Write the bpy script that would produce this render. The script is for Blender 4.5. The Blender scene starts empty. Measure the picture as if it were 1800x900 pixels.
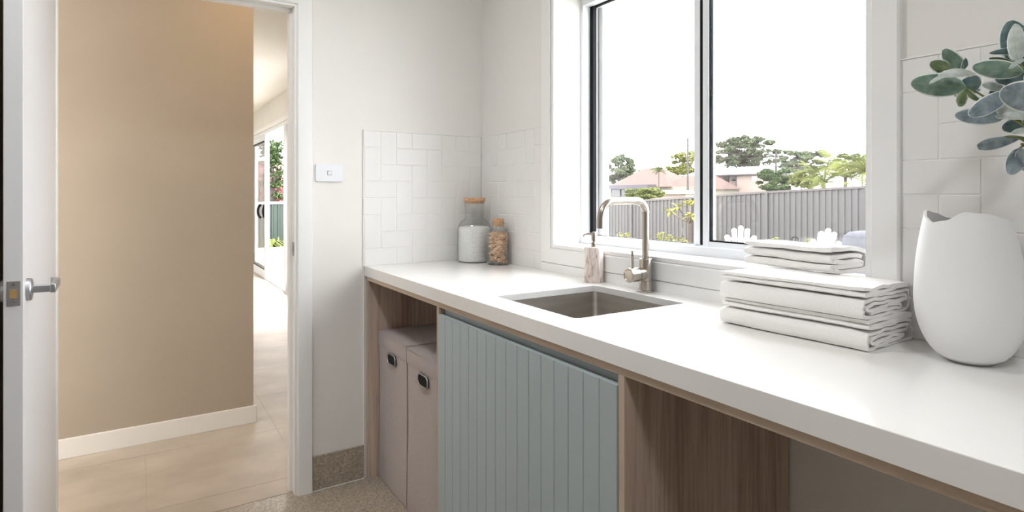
import bpy, bmesh, math, random
from mathutils import Vector, Matrix, noise
random.seed(7)
SC = bpy.context.scene
COL = SC.collection
PI = math.pi

# ------------------------------------------------------------------ camera
CX, CY, CZ = 2.5749, -1.4559, 1.259
YAW = math.radians(32.389)
FPX, Y0 = 1039.2, 341.7
cam_d = bpy.data.cameras.new('camera')
cam = bpy.data.objects.new('camera', cam_d)
COL.objects.link(cam)
cam.location = (CX, CY, CZ)
cam.rotation_euler = (PI/2, 0, PI/2 - YAW)
cam_d.sensor_width = 36
cam_d.lens = FPX/1800*36
cam_d.shift_y = (Y0-450)/1800
cam_d.clip_start = .02
cam_d.clip_end = 600
SC.camera = cam

# ------------------------------------------------------------------ world and light
w = bpy.data.worlds.new('overcast_sky')
SC.world = w
w.use_nodes = True
bg = w.node_tree.nodes['Background']
bg.inputs['Color'].default_value = (.97, .985, 1, 1)
bg.inputs['Strength'].default_value = 11
SC.view_settings.view_transform = 'Standard'
SC.view_settings.look = 'None'
SC.view_settings.gamma = 1
SC.view_settings.exposure = 0.32
SC.view_settings.use_curve_mapping = False
FILL_W = 11      # each fill light added in the laundry ceiling, watts
HALL_W = 2.6
SC.cycles.max_bounces = 12
SC.cycles.diffuse_bounces = 6
SC.cycles.transparent_max_bounces = 24
SC.cycles.sample_clamp_indirect = 6
SC.cycles.caustics_reflective = False
SC.cycles.caustics_refractive = False

# ------------------------------------------------------------------ helpers
FW = (-math.cos(YAW), math.sin(YAW)); RT = (FW[1], -FW[0])
def _ray(u, v):
    r = (u-900)/FPX
    return Vector((FW[0]+r*RT[0], FW[1]+r*RT[1], (Y0-v)/FPX))
CAM = Vector((CX, CY, CZ))
def at_y(u, v, Y):
    d = _ray(u, v); return CAM+d*((Y-CY)/d[1])
def at_x(u, v, X):
    d = _ray(u, v); return CAM+d*((X-CX)/d[0])
def at_z(u, v, Z):
    d = _ray(u, v); return CAM+d*((Z-CZ)/d[2])
def at_d(u, v, D):
    return CAM+_ray(u, v)*D

def srgb(r, g, b):
    f = lambda c: (c/255/12.92 if c/255 <= .04045 else ((c/255+.055)/1.055)**2.4)
    return (f(r), f(g), f(b), 1)

def base_mat(name, col, rough=.5, metal=0, spec=.5, **kw):
    m = bpy.data.materials.new(name); m.use_nodes = True
    b = m.node_tree.nodes['Principled BSDF']
    b.inputs['Base Color'].default_value = col
    b.inputs['Roughness'].default_value = rough
    b.inputs['Metallic'].default_value = metal
    b.inputs['Specular IOR Level'].default_value = spec
    for k, v in kw.items():
        b.inputs[k].default_value = v
    return m
def nd(m, t, **kw):
    n = m.node_tree.nodes.new(t)
    for k, v in kw.items():
        if k in n.inputs.keys(): n.inputs[k].default_value = v
        else: setattr(n, k, v)
    return n
def ln(m, a, ao, b, bi):
    m.node_tree.links.new(a.outputs[ao], b.inputs[bi])
def tex_mat(name, c1, c2, scale=5, rough=.5, stretch=(1, 1, 1), bump=0, bscale=None, metal=0, detail=4, spec=.5, lo=.35, hi=.65, bdist=.002):
    m = base_mat(name, c1, rough, metal, spec)
    b = m.node_tree.nodes['Principled BSDF']
    tc = nd(m, 'ShaderNodeTexCoord'); mp = nd(m, 'ShaderNodeMapping', Scale=stretch)
    ln(m, tc, 'Object', mp, 'Vector')
    nz = nd(m, 'ShaderNodeTexNoise', Scale=scale, Detail=detail); ln(m, mp, 0, nz, 'Vector')
    cr = nd(m, 'ShaderNodeValToRGB'); ln(m, nz, 'Fac', cr, 0)
    cr.color_ramp.elements[0].position = lo; cr.color_ramp.elements[0].color = c1
    cr.color_ramp.elements[1].position = hi; cr.color_ramp.elements[1].color = c2
    ln(m, cr, 0, b, 'Base Color')
    if bump:
        n2 = nd(m, 'ShaderNodeTexNoise', Scale=bscale or scale, Detail=3); ln(m, mp, 0, n2, 'Vector')
        bp = nd(m, 'ShaderNodeBump', Strength=bump, Distance=bdist); ln(m, n2, 'Fac', bp, 'Height'); ln(m, bp, 0, b, 'Normal')
    return m

ORG = {}
class MB:
    def __init__(s): s.v = []; s.f = []; s.uv = []
    def add(s, vs, fs, uvs=None):
        o = len(s.v); s.v += [tuple(v) for v in vs]; s.f += [tuple(i+o for i in f) for f in fs]
        s.uv += list(uvs) if uvs else [(0, 0)]*len(vs)
        return s
    def box(s, x0, x1, y0, y1, z0, z1, M=None):
        vs = [Vector((x, y, z)) for z in (z0, z1) for y in (y0, y1) for x in (x0, x1)]
        if M is not None: vs = [M@v for v in vs]
        return s.add(vs, [(0, 2, 3, 1), (4, 5, 7, 6), (0, 1, 5, 4), (2, 6, 7, 3), (0, 4, 6, 2), (1, 3, 7, 5)])
    def tube(s, pts, r, n=12, cap=True, M=None):
        pts = [Vector(p) for p in pts]; rs = r if isinstance(r, (list, tuple)) else [r]*len(pts)
        vs = []; fs = []; up = None
        for i, p in enumerate(pts):
            t = (pts[min(i+1, len(pts)-1)]-pts[max(i-1, 0)]).normalized()
            if up is None:
                up = Vector((0, 0, 1)) if abs(t.z) < .9 else Vector((1, 0, 0))
            a = (up-t*up.dot(t)).normalized(); b = t.cross(a); up = a
            for k in range(n):
                th = 2*PI*k/n
                q = p+(a*math.cos(th)+b*math.sin(th))*rs[i]
                vs.append(M@q if M is not None else q)
        for i in range(len(pts)-1):
            for k in range(n):
                fs.append((i*n+k, i*n+(k+1) % n, (i+1)*n+(k+1) % n, (i+1)*n+k))
        if cap:
            fs.append(tuple(reversed(range(n)))); fs.append(tuple((len(pts)-1)*n+k for k in range(n)))
        return s.add(vs, fs)
    def lathe(s, prof, c=(0, 0, 0), n=40, axis=None):
        vs = []; fs = []; idx = []
        for r, z in prof:
            if r < 1e-6: idx.append([len(vs)]); vs.append(Vector((0, 0, z)))
            else:
                idx.append(list(range(len(vs), len(vs)+n)))
                vs += [Vector((r*math.cos(2*PI*k/n), r*math.sin(2*PI*k/n), z)) for k in range(n)]
        for a, b in zip(idx, idx[1:]):
            for k in range(n):
                k2 = (k+1) % n
                if len(a) == 1 and len(b) == 1: continue
                if len(a) == 1: fs.append((a[0], b[k2], b[k]))
                elif len(b) == 1: fs.append((a[k], a[k2], b[0]))
                else: fs.append((a[k], a[k2], b[k2], b[k]))
        if axis is not None:
            q = Vector((0, 0, 1)).rotation_difference(Vector(axis)); vs = [q@v for v in vs]
        vs = [v+Vector(c) for v in vs]
        return s.add(vs, fs)
    def prism(s, poly, fn0, fn1):
        """poly: 2D list; fn0/fn1 map (a,b)->3D for the two ends"""
        n = len(poly)
        vs = [fn0(*p) for p in poly]+[fn1(*p) for p in poly]
        fs = [tuple(reversed(range(n))), tuple(range(n, 2*n))]+[(i, (i+1) % n, n+(i+1) % n, n+i) for i in range(n)]
        return s.add(vs, fs)
    def build(s, name, mat, parent=None, world=True, smooth=None, bevel=0, subsurf=0, solid=0, fix=True, seg=2):
        me = bpy.data.meshes.new(name)
        o3 = ORG.get(parent.name, Vector((0, 0, 0))) if (parent and world) else Vector((0, 0, 0))
        me.from_pydata([tuple(Vector(v)-o3) for v in s.v], [], s.f)
        if any(u != (0, 0) for u in s.uv):
            ul = me.uv_layers.new(name='UVMap')
            for l in me.loops: ul.data[l.index].uv = s.uv[l.vertex_index]
        if fix:
            bm = bmesh.new(); bm.from_mesh(me); bmesh.ops.recalc_face_normals(bm, faces=bm.faces); bm.to_mesh(me); bm.free()
        me.materials.append(mat)
        ob = bpy.data.objects.new(name, me); COL.objects.link(ob)
        if parent: ob.parent = parent
        ORG[ob.name] = o3.copy() if parent else Vector((0, 0, 0))
        if smooth is not None:
            for p in me.polygons: p.use_smooth = True
            if smooth < 180: me.set_sharp_from_angle(angle=math.radians(smooth))
        if solid:
            md = ob.modifiers.new('solid', 'SOLIDIFY'); md.thickness = solid; md.offset = 0
        if bevel:
            md = ob.modifiers.new('bevel', 'BEVEL'); md.width = bevel; md.segments = seg; md.limit_method = 'ANGLE'; md.angle_limit = math.radians(40)
        if subsurf:
            md = ob.modifiers.new('sub', 'SUBSURF'); md.levels = subsurf; md.render_levels = subsurf
        return ob
def B(x0, x1, y0, y1, z0, z1): return MB().box(x0, x1, y0, y1, z0, z1)
def thing(name, label, cat, loc=(0, 0, 0), rz=0, group=None):
    o = bpy.data.objects.new(name, None); COL.objects.link(o); o.empty_display_size = .1
    o.location = loc; o.rotation_euler = (0, 0, rz); ORG[o.name] = Vector(loc)
    return tag(o, label, cat, group)
def tag(o, label, cat, group=None, kind=None):
    o['label'] = label; o['category'] = cat
    if group: o['group'] = group
    if kind: o['kind'] = kind
    return o
def struct(o, label=None):
    o['kind'] = 'structure'
    if label: o['label'] = label
    return o
def copy_tree(o, parent=None):
    c = o.copy(); COL.objects.link(c)
    if parent: c.parent = parent
    for ch in o.children: copy_tree(ch, c)
    return c

# ------------------------------------------------------------------ materials
M = {}
M['wall'] = tex_mat('painted_plaster', srgb(226, 224, 220), srgb(229, 227, 223), 3, .75, bump=.04, bscale=150, spec=.2)
M['hallwall'] = tex_mat('beige_warm_lit_plaster', srgb(160, 147, 131), srgb(164, 151, 135), 2, .8, bump=.04, bscale=150, spec=.15)  # beige partly holds the warm, dim hall light
M['ceil'] = base_mat('ceiling_white', srgb(240, 238, 233), .9, spec=.1)
M['gloss'] = base_mat('white_gloss_trim', srgb(234, 234, 233), .5, spec=.3)
M['doorwhite'] = base_mat('white_door_paint', srgb(222, 222, 224), .38, spec=.4)
M['hallskirt'] = base_mat('cream_skirting_paint', srgb(214, 209, 201), .45, spec=.3)
M['stone'] = tex_mat('white_quartz', srgb(240, 239, 237), srgb(233, 232, 229), 2.2, .12, detail=8, lo=.3, hi=.8)
M['alu'] = base_mat('white_powdercoat_aluminium', srgb(226, 229, 233), .35)
M['black'] = base_mat('black_rubber', srgb(16, 17, 20), .8, spec=.2)
M['steel'] = tex_mat('brushed_nickel', srgb(186, 178, 168), srgb(172, 165, 156), 60, .26, (1, 1, .05), metal=1)
M['sink'] = tex_mat('brushed_stainless_steel', srgb(200, 196, 190), srgb(184, 180, 175), 40, .34, (.1, .1, 1), metal=1)
M['satin'] = base_mat('satin_chrome', srgb(178, 179, 183), .42, 1)
M['brass'] = base_mat('brass', srgb(226, 190, 130), .3, 1)
M['blue'] = base_mat('blue_grey_paint', srgb(173, 185, 188), .5, spec=.3)
M['tile'] = base_mat('white_glazed_tile', srgb(226, 225, 223), .36, spec=.4)
M['grout'] = base_mat('white_grout', srgb(230, 229, 227), .8, spec=.2)
M['vase'] = base_mat('matt_white_ceramic', srgb(232, 232, 232), .6, spec=.25)
M['cork'] = tex_mat('cork', srgb(208, 172, 136), srgb(168, 124, 88), 120, .8)
M['hamper'] = tex_mat('taupe_canvas', srgb(188, 180, 178), srgb(176, 168, 166), 260, .95, bump=.5, bscale=500, spec=.1)
M['hamlid'] = tex_mat('taupe_canvas_lid', srgb(180, 171, 169), srgb(168, 160, 158), 260, .95, bump=.5, bscale=500, spec=.1)
M['hole'] = base_mat('shade_black', srgb(12, 12, 12), .9)  # flat black standing in for the shade inside openings
M['block_brown'] = tex_mat('brown_block_finish', srgb(176, 160, 138), srgb(160, 146, 124), 8, .6, (6, 6, .5))
M['white_out'] = base_mat('white_render', srgb(250, 250, 250), .8)
M['powder'] = tex_mat('white_washing_powder', srgb(252, 252, 250), srgb(226, 227, 225), 260, .95, bump=.6, bscale=220, spec=.1, lo=.4, hi=.7)
M['peg'] = tex_mat('light_wood', srgb(236, 206, 174), srgb(196, 154, 120), 60, .7, (1, 1, .2))
M['kickwhite'] = base_mat('pale_grey_paint', srgb(190, 188, 186), .7)

def wood(name, c1, c2, c3, stretch):
    m = base_mat(name, c1, .55, spec=.25)
    b = m.node_tree.nodes['Principled BSDF']
    tc = nd(m, 'ShaderNodeTexCoord'); mp = nd(m, 'ShaderNodeMapping', Scale=stretch); ln(m, tc, 'Object', mp, 'Vector')
    n1 = nd(m, 'ShaderNodeTexNoise', Scale=90, Detail=5, Roughness=.7); ln(m, mp, 0, n1, 'Vector')
    n2 = nd(m, 'ShaderNodeTexNoise', Scale=9, Detail=3); ln(m, mp, 0, n2, 'Vector')
    mx = nd(m, 'ShaderNodeMath', operation='ADD'); ln(m, n1, 'Fac', mx, 0); ln(m, n2, 'Fac', mx, 1)
    m2 = nd(m, 'ShaderNodeMath', operation='MULTIPLY'); m2.inputs[1].default_value = .5; ln(m, mx, 0, m2, 0)
    cr = nd(m, 'ShaderNodeValToRGB'); ln(m, m2, 0, cr, 0)
    e = cr.color_ramp.elements; e[0].position = .38; e[0].color = c2; e[1].position = .62; e[1].color = c3
    x = e.new(.5); x.color = c1
    ln(m, cr, 0, b, 'Base Color')
    bp = nd(m, 'ShaderNodeBump', Strength=.25, Distance=.001); ln(m, n1, 'Fac', bp, 'Height'); ln(m, bp, 0, b, 'Normal')
    return m
M['wood'] = wood('oak_laminate', srgb(188, 168, 153), srgb(158, 138, 123), srgb(206, 188, 173), (1, 1, .035))
M['woodh'] = wood('oak_edge_strip', srgb(196, 177, 158), srgb(174, 154, 134), srgb(210, 193, 176), (.02, 1, 1))
M['woodv'] = wood('oak_edge_band', srgb(194, 175, 156), srgb(174, 154, 135), srgb(208, 190, 172), (1, 1, .02))

def terrazzo():
    m = base_mat('terrazzo', srgb(140, 122, 103), .35, spec=.4)
    b = m.node_tree.nodes['Principled BSDF']; tc = nd(m, 'ShaderNodeTexCoord')
    vo = nd(m, 'ShaderNodeTexVoronoi', Scale=190); ln(m, tc, 'Object', vo, 'Vector')
    cr = nd(m, 'ShaderNodeValToRGB'); ln(m, vo, 'Color', cr, 0)
    e = cr.color_ramp.elements; e[0].position = 0; e[0].color = srgb(122, 112, 100); e[1].position = 1; e[1].color = srgb(196, 178, 156)
    for p, c in ((.3, (156, 145, 130)), (.62, (162, 151, 136)), (.8, (184, 173, 158))):
        x = e.new(p); x.color = srgb(*c)
    nz = nd(m, 'ShaderNodeTexNoise', Scale=3, Detail=2); ln(m, tc, 'Object', nz, 'Vector')
    v2 = nd(m, 'ShaderNodeTexVoronoi', Scale=85); ln(m, tc, 'Object', v2, 'Vector')
    c2 = nd(m, 'ShaderNodeValToRGB'); ln(m, v2, 'Distance', c2, 0)
    c2.color_ramp.elements[0].position = .12; c2.color_ramp.elements[0].color = (1, 1, 1, 1)
    c2.color_ramp.elements[1].position = .2; c2.color_ramp.elements[1].color = (0, 0, 0, 1)
    c3 = nd(m, 'ShaderNodeValToRGB'); ln(m, v2, 'Color', c3, 0)
    c3.color_ramp.elements[0].position = .25; c3.color_ramp.elements[0].color = srgb(66, 52, 44)
    c3.color_ramp.elements[1].position = .35; c3.color_ramp.elements[1].color = srgb(205, 190, 170)
    mx = nd(m, 'ShaderNodeMix', data_type='RGBA'); ln(m, c2, 0, mx, 0)
    m.node_tree.links.new(cr.outputs[0], mx.inputs[6]); m.node_tree.links.new(c3.outputs[0], mx.inputs[7])
    m.node_tree.links.new(mx.outputs[2], b.inputs['Base Color'])
    return m
M['terrazzo'] = terrazzo()
M['halltile'] = tex_mat('beige_porcelain_tile', srgb(187, 175, 160), srgb(161, 148, 133), 4.5, .5, (1, .75, 1), detail=12, bump=.15, bscale=14, lo=.3, hi=.75, spec=.3)

def marble():
    m = base_mat('veined_marble', srgb(210, 196, 188), .35)
    b = m.node_tree.nodes['Principled BSDF']; tc = nd(m, 'ShaderNodeTexCoord')
    mp = nd(m, 'ShaderNodeMapping', Rotation=(.5, .9, .3), Scale=(1, 1, .3)); ln(m, tc, 'Object', mp, 'Vector')
    nz = nd(m, 'ShaderNodeTexNoise', Scale=55, Detail=6, Distortion=1.2); ln(m, mp, 0, nz, 'Vector')
    cr = nd(m, 'ShaderNodeValToRGB'); ln(m, nz, 'Fac', cr, 0); e = cr.color_ramp.elements
    e[0].position = .34; e[0].color = srgb(150, 128, 122); e[1].position = .6; e[1].color = srgb(226, 218, 212)
    x = e.new(.46); x.color = srgb(206, 190, 182)
    ln(m, cr, 0, b, 'Base Color'); return m
M['marble'] = marble()

def glass(name, tint=(1, 1, 1, 1), rough=0.0, fac=1.0):
    """clear thin glass: transparent with a Fresnel mirror coat"""
    m = bpy.data.materials.new(name); m.use_nodes = True; nt = m.node_tree; nt.nodes.clear()
    o = nt.nodes.new('ShaderNodeOutputMaterial'); t = nt.nodes.new('ShaderNodeBsdfTransparent'); g = nt.nodes.new('ShaderNodeBsdfGlossy')
    t.inputs[0].default_value = tint; g.inputs['Roughness'].default_value = rough
    lw = nt.nodes.new('ShaderNodeLayerWeight'); lw.inputs[0].default_value = .5
    pw_ = nt.nodes.new('ShaderNodeMath'); pw_.operation = 'POWER'; pw_.inputs[1].default_value = 5
    mu = nt.nodes.new('ShaderNodeMath'); mu.operation = 'MULTIPLY_ADD'; mu.inputs[1].default_value = .9*fac; mu.inputs[2].default_value = .04*fac
    mx = nt.nodes.new('ShaderNodeMixShader')
    nt.links.new(lw.outputs['Facing'], pw_.inputs[0]); nt.links.new(pw_.outputs[0], mu.inputs[0]); nt.links.new(mu.outputs[0], mx.inputs[0]); nt.links.new(t.outputs[0], mx.inputs[1]); nt.links.new(g.outputs[0], mx.inputs[2]); nt.links.new(mx.outputs[0], o.inputs[0])
    return m
M['glass'] = glass('window_glass')
M['jarglass'] = glass('jar_glass', (.985, .99, .987, 1), 0, 1.3)
def screen_mat():
    m = bpy.data.materials.new('insect_mesh'); m.use_nodes = True; nt = m.node_tree; nt.nodes.clear()
    o = nt.nodes.new('ShaderNodeOutputMaterial'); t = nt.nodes.new('ShaderNodeBsdfTransparent'); g = nt.nodes.new('ShaderNodeBsdfDiffuse')
    g.inputs[0].default_value = srgb(120, 120, 124); mx = nt.nodes.new('ShaderNodeMixShader'); mx.inputs[0].default_value = .14
    nt.links.new(t.outputs[0], mx.inputs[1]); nt.links.new(g.outputs[0], mx.inputs[2]); nt.links.new(mx.outputs[0], o.inputs[0])
    return m
M['screen'] = screen_mat()

def towel_mat():
    m = base_mat('white_cotton_towelling', srgb(238, 236, 234), .95, spec=.05)
    b = m.node_tree.nodes['Principled BSDF']; b.inputs['Sheen Weight'].default_value = .2
    tc = nd(m, 'ShaderNodeTexCoord'); vo = nd(m, 'ShaderNodeTexVoronoi', Scale=230); ln(m, tc, 'Object', vo, 'Vector')
    bp = nd(m, 'ShaderNodeBump', Strength=.5, Distance=.0012); ln(m, vo, 'Distance', bp, 'Height'); ln(m, bp, 0, b, 'Normal')
    return m
M['towel'] = towel_mat()

# ================================================================== THE SETTING
H = .94                       # worktop height
CEIL = 2.6
# window opening
WX0, WX1, WZ0, WZ1 = .605, 1.86, 1.045, 2.10
RX1, RY0 = 3.7, -2.75         # far corner of the laundry behind the camera
mb = MB()
TH = .215
mb.box(-.1, WX0, 0, TH, 0, CEIL); mb.box(WX1, RX1, 0, TH, 0, CEIL)
mb.box(WX0, WX1, 0, TH, 0, WZ0); mb.box(WX0, WX1, 0, TH, WZ1, CEIL)
struct(mb.build('wall_window', M['wall']))
# outer rendered leaf of the wall around the window
mb = MB()
for a in ((-.1, .66, TH, .25, -1, 2.9), (1.9, RX1, TH, .25, -1, 2.9), (.66, 1.9, TH, .25, -1, 1.02), (.66, 1.9, TH, .25, 2.12, 2.9)): mb.box(*a)
struct(mb.build('wall_outer', M['white_out']))
# end wall with the doorway
DY0, DY1, DH = -1.705, -.90, 2.045
mb = MB()
mb.box(-.1, 0, DY1+.016, 0, 0, CEIL); mb.box(-.1, 0, RY0, DY0-.016, 0, CEIL); mb.box(-.1, 0, DY0-.016, DY1+.016, DH+.016, CEIL)
struct(mb.build('wall_end', M['wall']))
M['backwall'] = tex_mat('bounce_cut_plaster', srgb(176, 172, 168), srgb(180, 176, 172), 3, .75, spec=.2)  # unseen walls given a darker colour to cut bounced light
struct(B(0, RX1, RY0-.1, RY0, 0, CEIL).build('wall_back', M['backwall']))
struct(B(RX1, RX1+.1, RY0, TH, 0, CEIL).build('wall_right', M['backwall']))
struct(B(-.1, RX1+.1, RY0-.1, .25, CEIL, CEIL+.1).build('ceiling', M['ceil']))
# terrazzo floor, 600 x 300 tiles with pale joints
mb = MB(); gm = 1.2e-3
ys = [-.763+.302*k for k in range(3, -8, -1)]; xs = [-.035, .6, 1.2, 1.8, 2.4, 3.0, 3.6, RX1]
ys = [y for y in ys if y < 0] ; ys = [0]+ys+[RY0]
for a, b in zip(ys, ys[1:]):
    for c, d in zip(xs, xs[1:]):
        if a-b > .01: mb.box(c+gm, d-gm, b+gm, a-gm, -.02, 0)
struct(mb.build('floor', M['terrazzo']))
struct(B(-.036, RX1, RY0, 0, -.04, -.0012).build('trim_1', base_mat('pale_joint', srgb(196, 180, 158), .8)), 'pale grout joints of the terrazzo floor')
# hall and living room floor, 600 mm tiles
mb = MB(); x = -.18
xs = [-.037, -.18]+[-.18-.6*k for k in range(1, 19)]; ys = [.16, -.222]+[-.222-.6*k for k in range(1, 7)]
for i, (a, b) in enumerate(zip(xs, xs[1:])):
    for c, d in zip(ys, ys[1:]): mb.box(b+.001, a-.001, d+.001, c-.001, -.02, 0)
struct(mb.build('floor_hall', M['halltile']))
struct(B(-11, -.0375, -3.85, .2, -.04, -.0012).build('trim_2', base_mat('beige_joint', srgb(176, 160, 140), .8)), 'beige joints of the hall floor tiles')
# hall wall
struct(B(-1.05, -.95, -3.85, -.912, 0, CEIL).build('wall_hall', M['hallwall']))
struct(B(-.95, -.936, -3.85, -.898, 0, .095).build('baseboard_hall', M['hallskirt'], bevel=.003))
# living room shell
SX0, SX1 = -8.35, -5.43      # sliding door opening
PX1 = -3.3
mb = MB(); mb.box(PX1, -.1, .16, .3, 0, CEIL); mb.box(-11, SX0, .16, .3, 0, CEIL); mb.box(SX0, PX1, .16, .3, 2.2, CEIL)
struct(mb.build('wall_living', M['wall']))
mb = MB()
for a in ((-11.1, -11, -3.95, -2.6, 0, CEIL), (-11.1, -11, -1.0, .3, 0, CEIL), (-11.1, -11, -2.6, -1.0, 0, .5), (-11.1, -11, -2.6, -1.0, 2.2, CEIL)): mb.box(*a)  # unseen opening added to let more daylight into the living room
struct(mb.build('wall_living_end', M['wall']))
struct(B(-11, -.1, -3.95, -3.85, 0, CEIL).build('wall_living_side', M['wall']))
struct(B(-11.1, -.1, -3.95, .3, CEIL, CEIL+.1).build('ceiling_living', M['ceil']))

# terrazzo skirting tile at the end wall
struct(B(0, .011, -.826, -.606, .002, .147).build('baseboard_end', M['terrazzo'], bevel=.001))
mb = B(.0, .013, -.828, -.606, -.001, .003); mb.box(0, .008, -.606, -.603, 0, .9)
struct(mb.build('trim_3', M['gloss']), 'white silicone line along the terrazzo skirting')

# architraves (picture-frame mouldings)
def frame_strip(mb, prof, path):
    """prof: list of (w,t): w across the face away from opening, t proud of wall. path: list of (pos, out_dir, normal) corners"""
    rings = []
    for pos, out, nrm in path:
        rings.append([Vector(pos)+Vector(out)*w_+Vector(nrm)*t for w_, t in prof])
    n = len(prof)
    vs = [p for r in rings for p in r]; fs = []
    for i in range(len(rings)-1):
        for k in range(n):
            fs.append((i*n+k, i*n+(k+1) % n, (i+1)*n+(k+1) % n, (i+1)*n+k))
    fs.append(tuple(range(n))); fs.append(tuple((len(rings)-1)*n+k for k in range(n)))
    mb.add(vs, fs)
prof = [(0, 0), (0, .014), (.004, .018), (.058, .018), (.062, .014), (.062, 0)]
mb = MB(); N = (0, -1, 0)
a, b, c, d = WX0-.008, WX1+.0, WZ0-.007, WZ1+.008
frame_strip(mb, prof, [((a, 0, c), (-1, 0, -1), N), ((a, 0, d), (-1, 0, 1), N), ((b, 0, d), (1, 0, 1), N), ((b, 0, c), (1, 0, -1), N), ((a, 0, c), (-1, 0, -1), N)])
struct(mb.build('trim_4', M['gloss'], smooth=30), 'white architrave around the laundry window')
mb = MB(); mb.box(WX0-.004, WX0+.012, -.012, .13, WZ0-.004, WZ1); mb.box(WX1-.012, WX1+.004, -.012, .13, WZ0-.004, WZ1)
mb.box(WX0-.003, WX1+.003, -.0125, .1295, WZ0-.006, WZ0+.008); mb.box(WX0-.003, WX1+.003, -.0125, .1295, WZ1-.012, WZ1+.004)
struct(mb.build('trim_5', M['gloss']), 'white timber reveal lining of the laundry window')
# doorway jambs, stops and architraves
mb = MB()
mb.box(-.112, .004, DY1, DY1+.016, 0, DH+.016); mb.box(-.112, .004, DY0-.016, DY0, 0, DH+.016); mb.box(-.112, .004, DY0, DY1, DH, DH+.016)
mb.box(-.078, -.04, DY1-.012, DY1, 0, DH); mb.box(-.078, -.04, DY0, DY0+.012, 0, DH); mb.box(-.078, -.04, DY0+.012, DY1-.012, DH-.012, DH)
struct(mb.build('trim_6', M['gloss'], bevel=.0015), 'white door jamb and stop')
aprof = [(0, 0), (0, .010), (.004, .014), (.012, .016), (.05, .018), (.058, .018), (.061, .014), (.061, 0)]
for nm, X, N, lb in (('trim_7', 0, (1, 0, 0), 'white architrave on the laundry side of the doorway'), ('trim_8', -.1, (-1, 0, 0), 'white architrave on the hall side of the doorway')):
    mb = MB(); a, b, d = DY1+.010, DY0-.010, DH+.010
    frame_strip(mb, aprof, [((X, a, 0), (0, 1, 0), N), ((X, a, d), (0, 1, 1), N), ((X, b, d), (0, -1, 1), N), ((X, b, 0), (0, -1, 0), N)])
    struct(mb.build(nm, M['gloss'], smooth=30), lb)
# strike plate on the jamb
sp = thing('strike_plate', 'satin metal strike plate on the right door jamb', 'strike plate', (-.022, DY1, 1.03))
B(-.034, -.010, DY1-.0015, DY1+.0, 1.0, 1.058).build('plate', M['satin'], sp, bevel=.0006)
B(-.030, -.014, DY1-.0022, DY1-.001, 1.018, 1.04).build('bolt_hole_shade', M['hole'], sp)  # black inset painted as the shaded bolt recess
MB().tube([(-.010, DY1-.001, z) for z in (1.008, 1.05)], .004, 8).build('lip', M['satin'], sp, smooth=40)

# ------------------------------------------------------------------ laundry window unit
win = bpy.data.objects.new('window_1', None); COL.objects.link(win); win.location = (WX0, .13, WZ0); ORG['window_1'] = Vector(win.location)
struct(win, 'white aluminium sliding window over the sink'); 
X0, X1, Z0, Z1 = WX0+.008, WX1-.012, WZ0+.008, WZ1-.012
mb = MB(); ya, yb = .13, .212
mb.box(X0, X0+.020, ya, yb, Z0, Z1); mb.box(X1-.04, X1, ya, yb, Z0, Z1); mb.box(X0, X1, ya+.003, yb-.003, Z0, Z0+.012); mb.box(X0, X1, ya+.002, yb-.002, Z1-.034, Z1)
mb.box(X0+.001, X1-.001, ya+.001, ya+.005, Z0+.001, Z0+.030); mb.box(X0+.002, X1-.002, .168, .207, Z0+.002, Z0+.034)
mb.build('window_frame', M['alu'], win, bevel=.001)
# fixed left light
mb = MB(); gx0 = X0+.020
mb.box(1.188, 1.216, .168, .196, Z0+.03, Z1-.034)
mb.build('fixed_stile', M['alu'], win, bevel=.001)
mb = MB(); mb.box(gx0, gx0+.021, .168, .186, Z0+.034, Z1-.034); mb.box(gx0+.021, 1.19, .172, .186, Z1-.040, Z1-.034); mb.box(gx0+.021, 1.19, .176, .186, Z0+.034, Z0+.036)
mb.build('glazing_gasket', M['black'], win)
B(gx0+.005, 1.195, .187, .191, Z0+.034, Z1-.034).build('pane', M['glass'], win)
B(1.2165, 1.233, .165, .185, Z0+.034, Z1-.034).build('interlock_seal', M['black'], win)
# sliding right sash
mb = MB(); a, b, c, d = 1.251, X1-.038, Z0+.033, Z1-.034
mb.box(a, a+.024, .136, .158, c, d); mb.box(b-.028, b, .136, .158, c, d); mb.box(a+.024, b-.028, .137, .157, c, c+.017); mb.box(a+.024, b-.028, .137, .157, d-.024, d)
sash = mb.build('sliding_sash', M['alu'], win, bevel=.002)
mb = MB(); e = .028
mb.box(a+.024, a+.028, .141, .154, c+.017, d-.024); mb.box(b-e-.005, b-e, .141, .154, c+.017, d-.024)
mb.box(a+e, b-e, .141, .154, c+.017, c+.022); mb.box(a+e, b-e, .141, .154, d-.029, d-.024)
mb.build('glazing_gasket', M['black'], sash)
B(a+e, b-e, .146, .150, c+.017, d-.024).build('pane', M['glass'], sash)
mb = MB()
pts = [(b-.012+.0*t, .136-.022*math.sin(PI*t), 1.565+.085*t) for t in [k/12 for k in range(13)]]
mb.tube(pts, [.004+.007*math.sin(PI*k/12) for k in range(13)], 10).build('latch_handle', M['black'], sash, smooth=60)
mb = MB(); mb.box(1.235, X1-.03, .197, .203, Z0+.034, Z0+.05); mb.box(1.235, 1.25, .197, .203, Z0+.05, Z1-.04); mb.box(X1-.045, X1-.03, .197, .203, Z0+.05, Z1-.04)
mb.build('screen_frame', M['alu'], win)
B(1.25, X1-.045, .1995, .2002, Z0+.05, Z1-.04).build('insect_screen', M['screen'], win)

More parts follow.
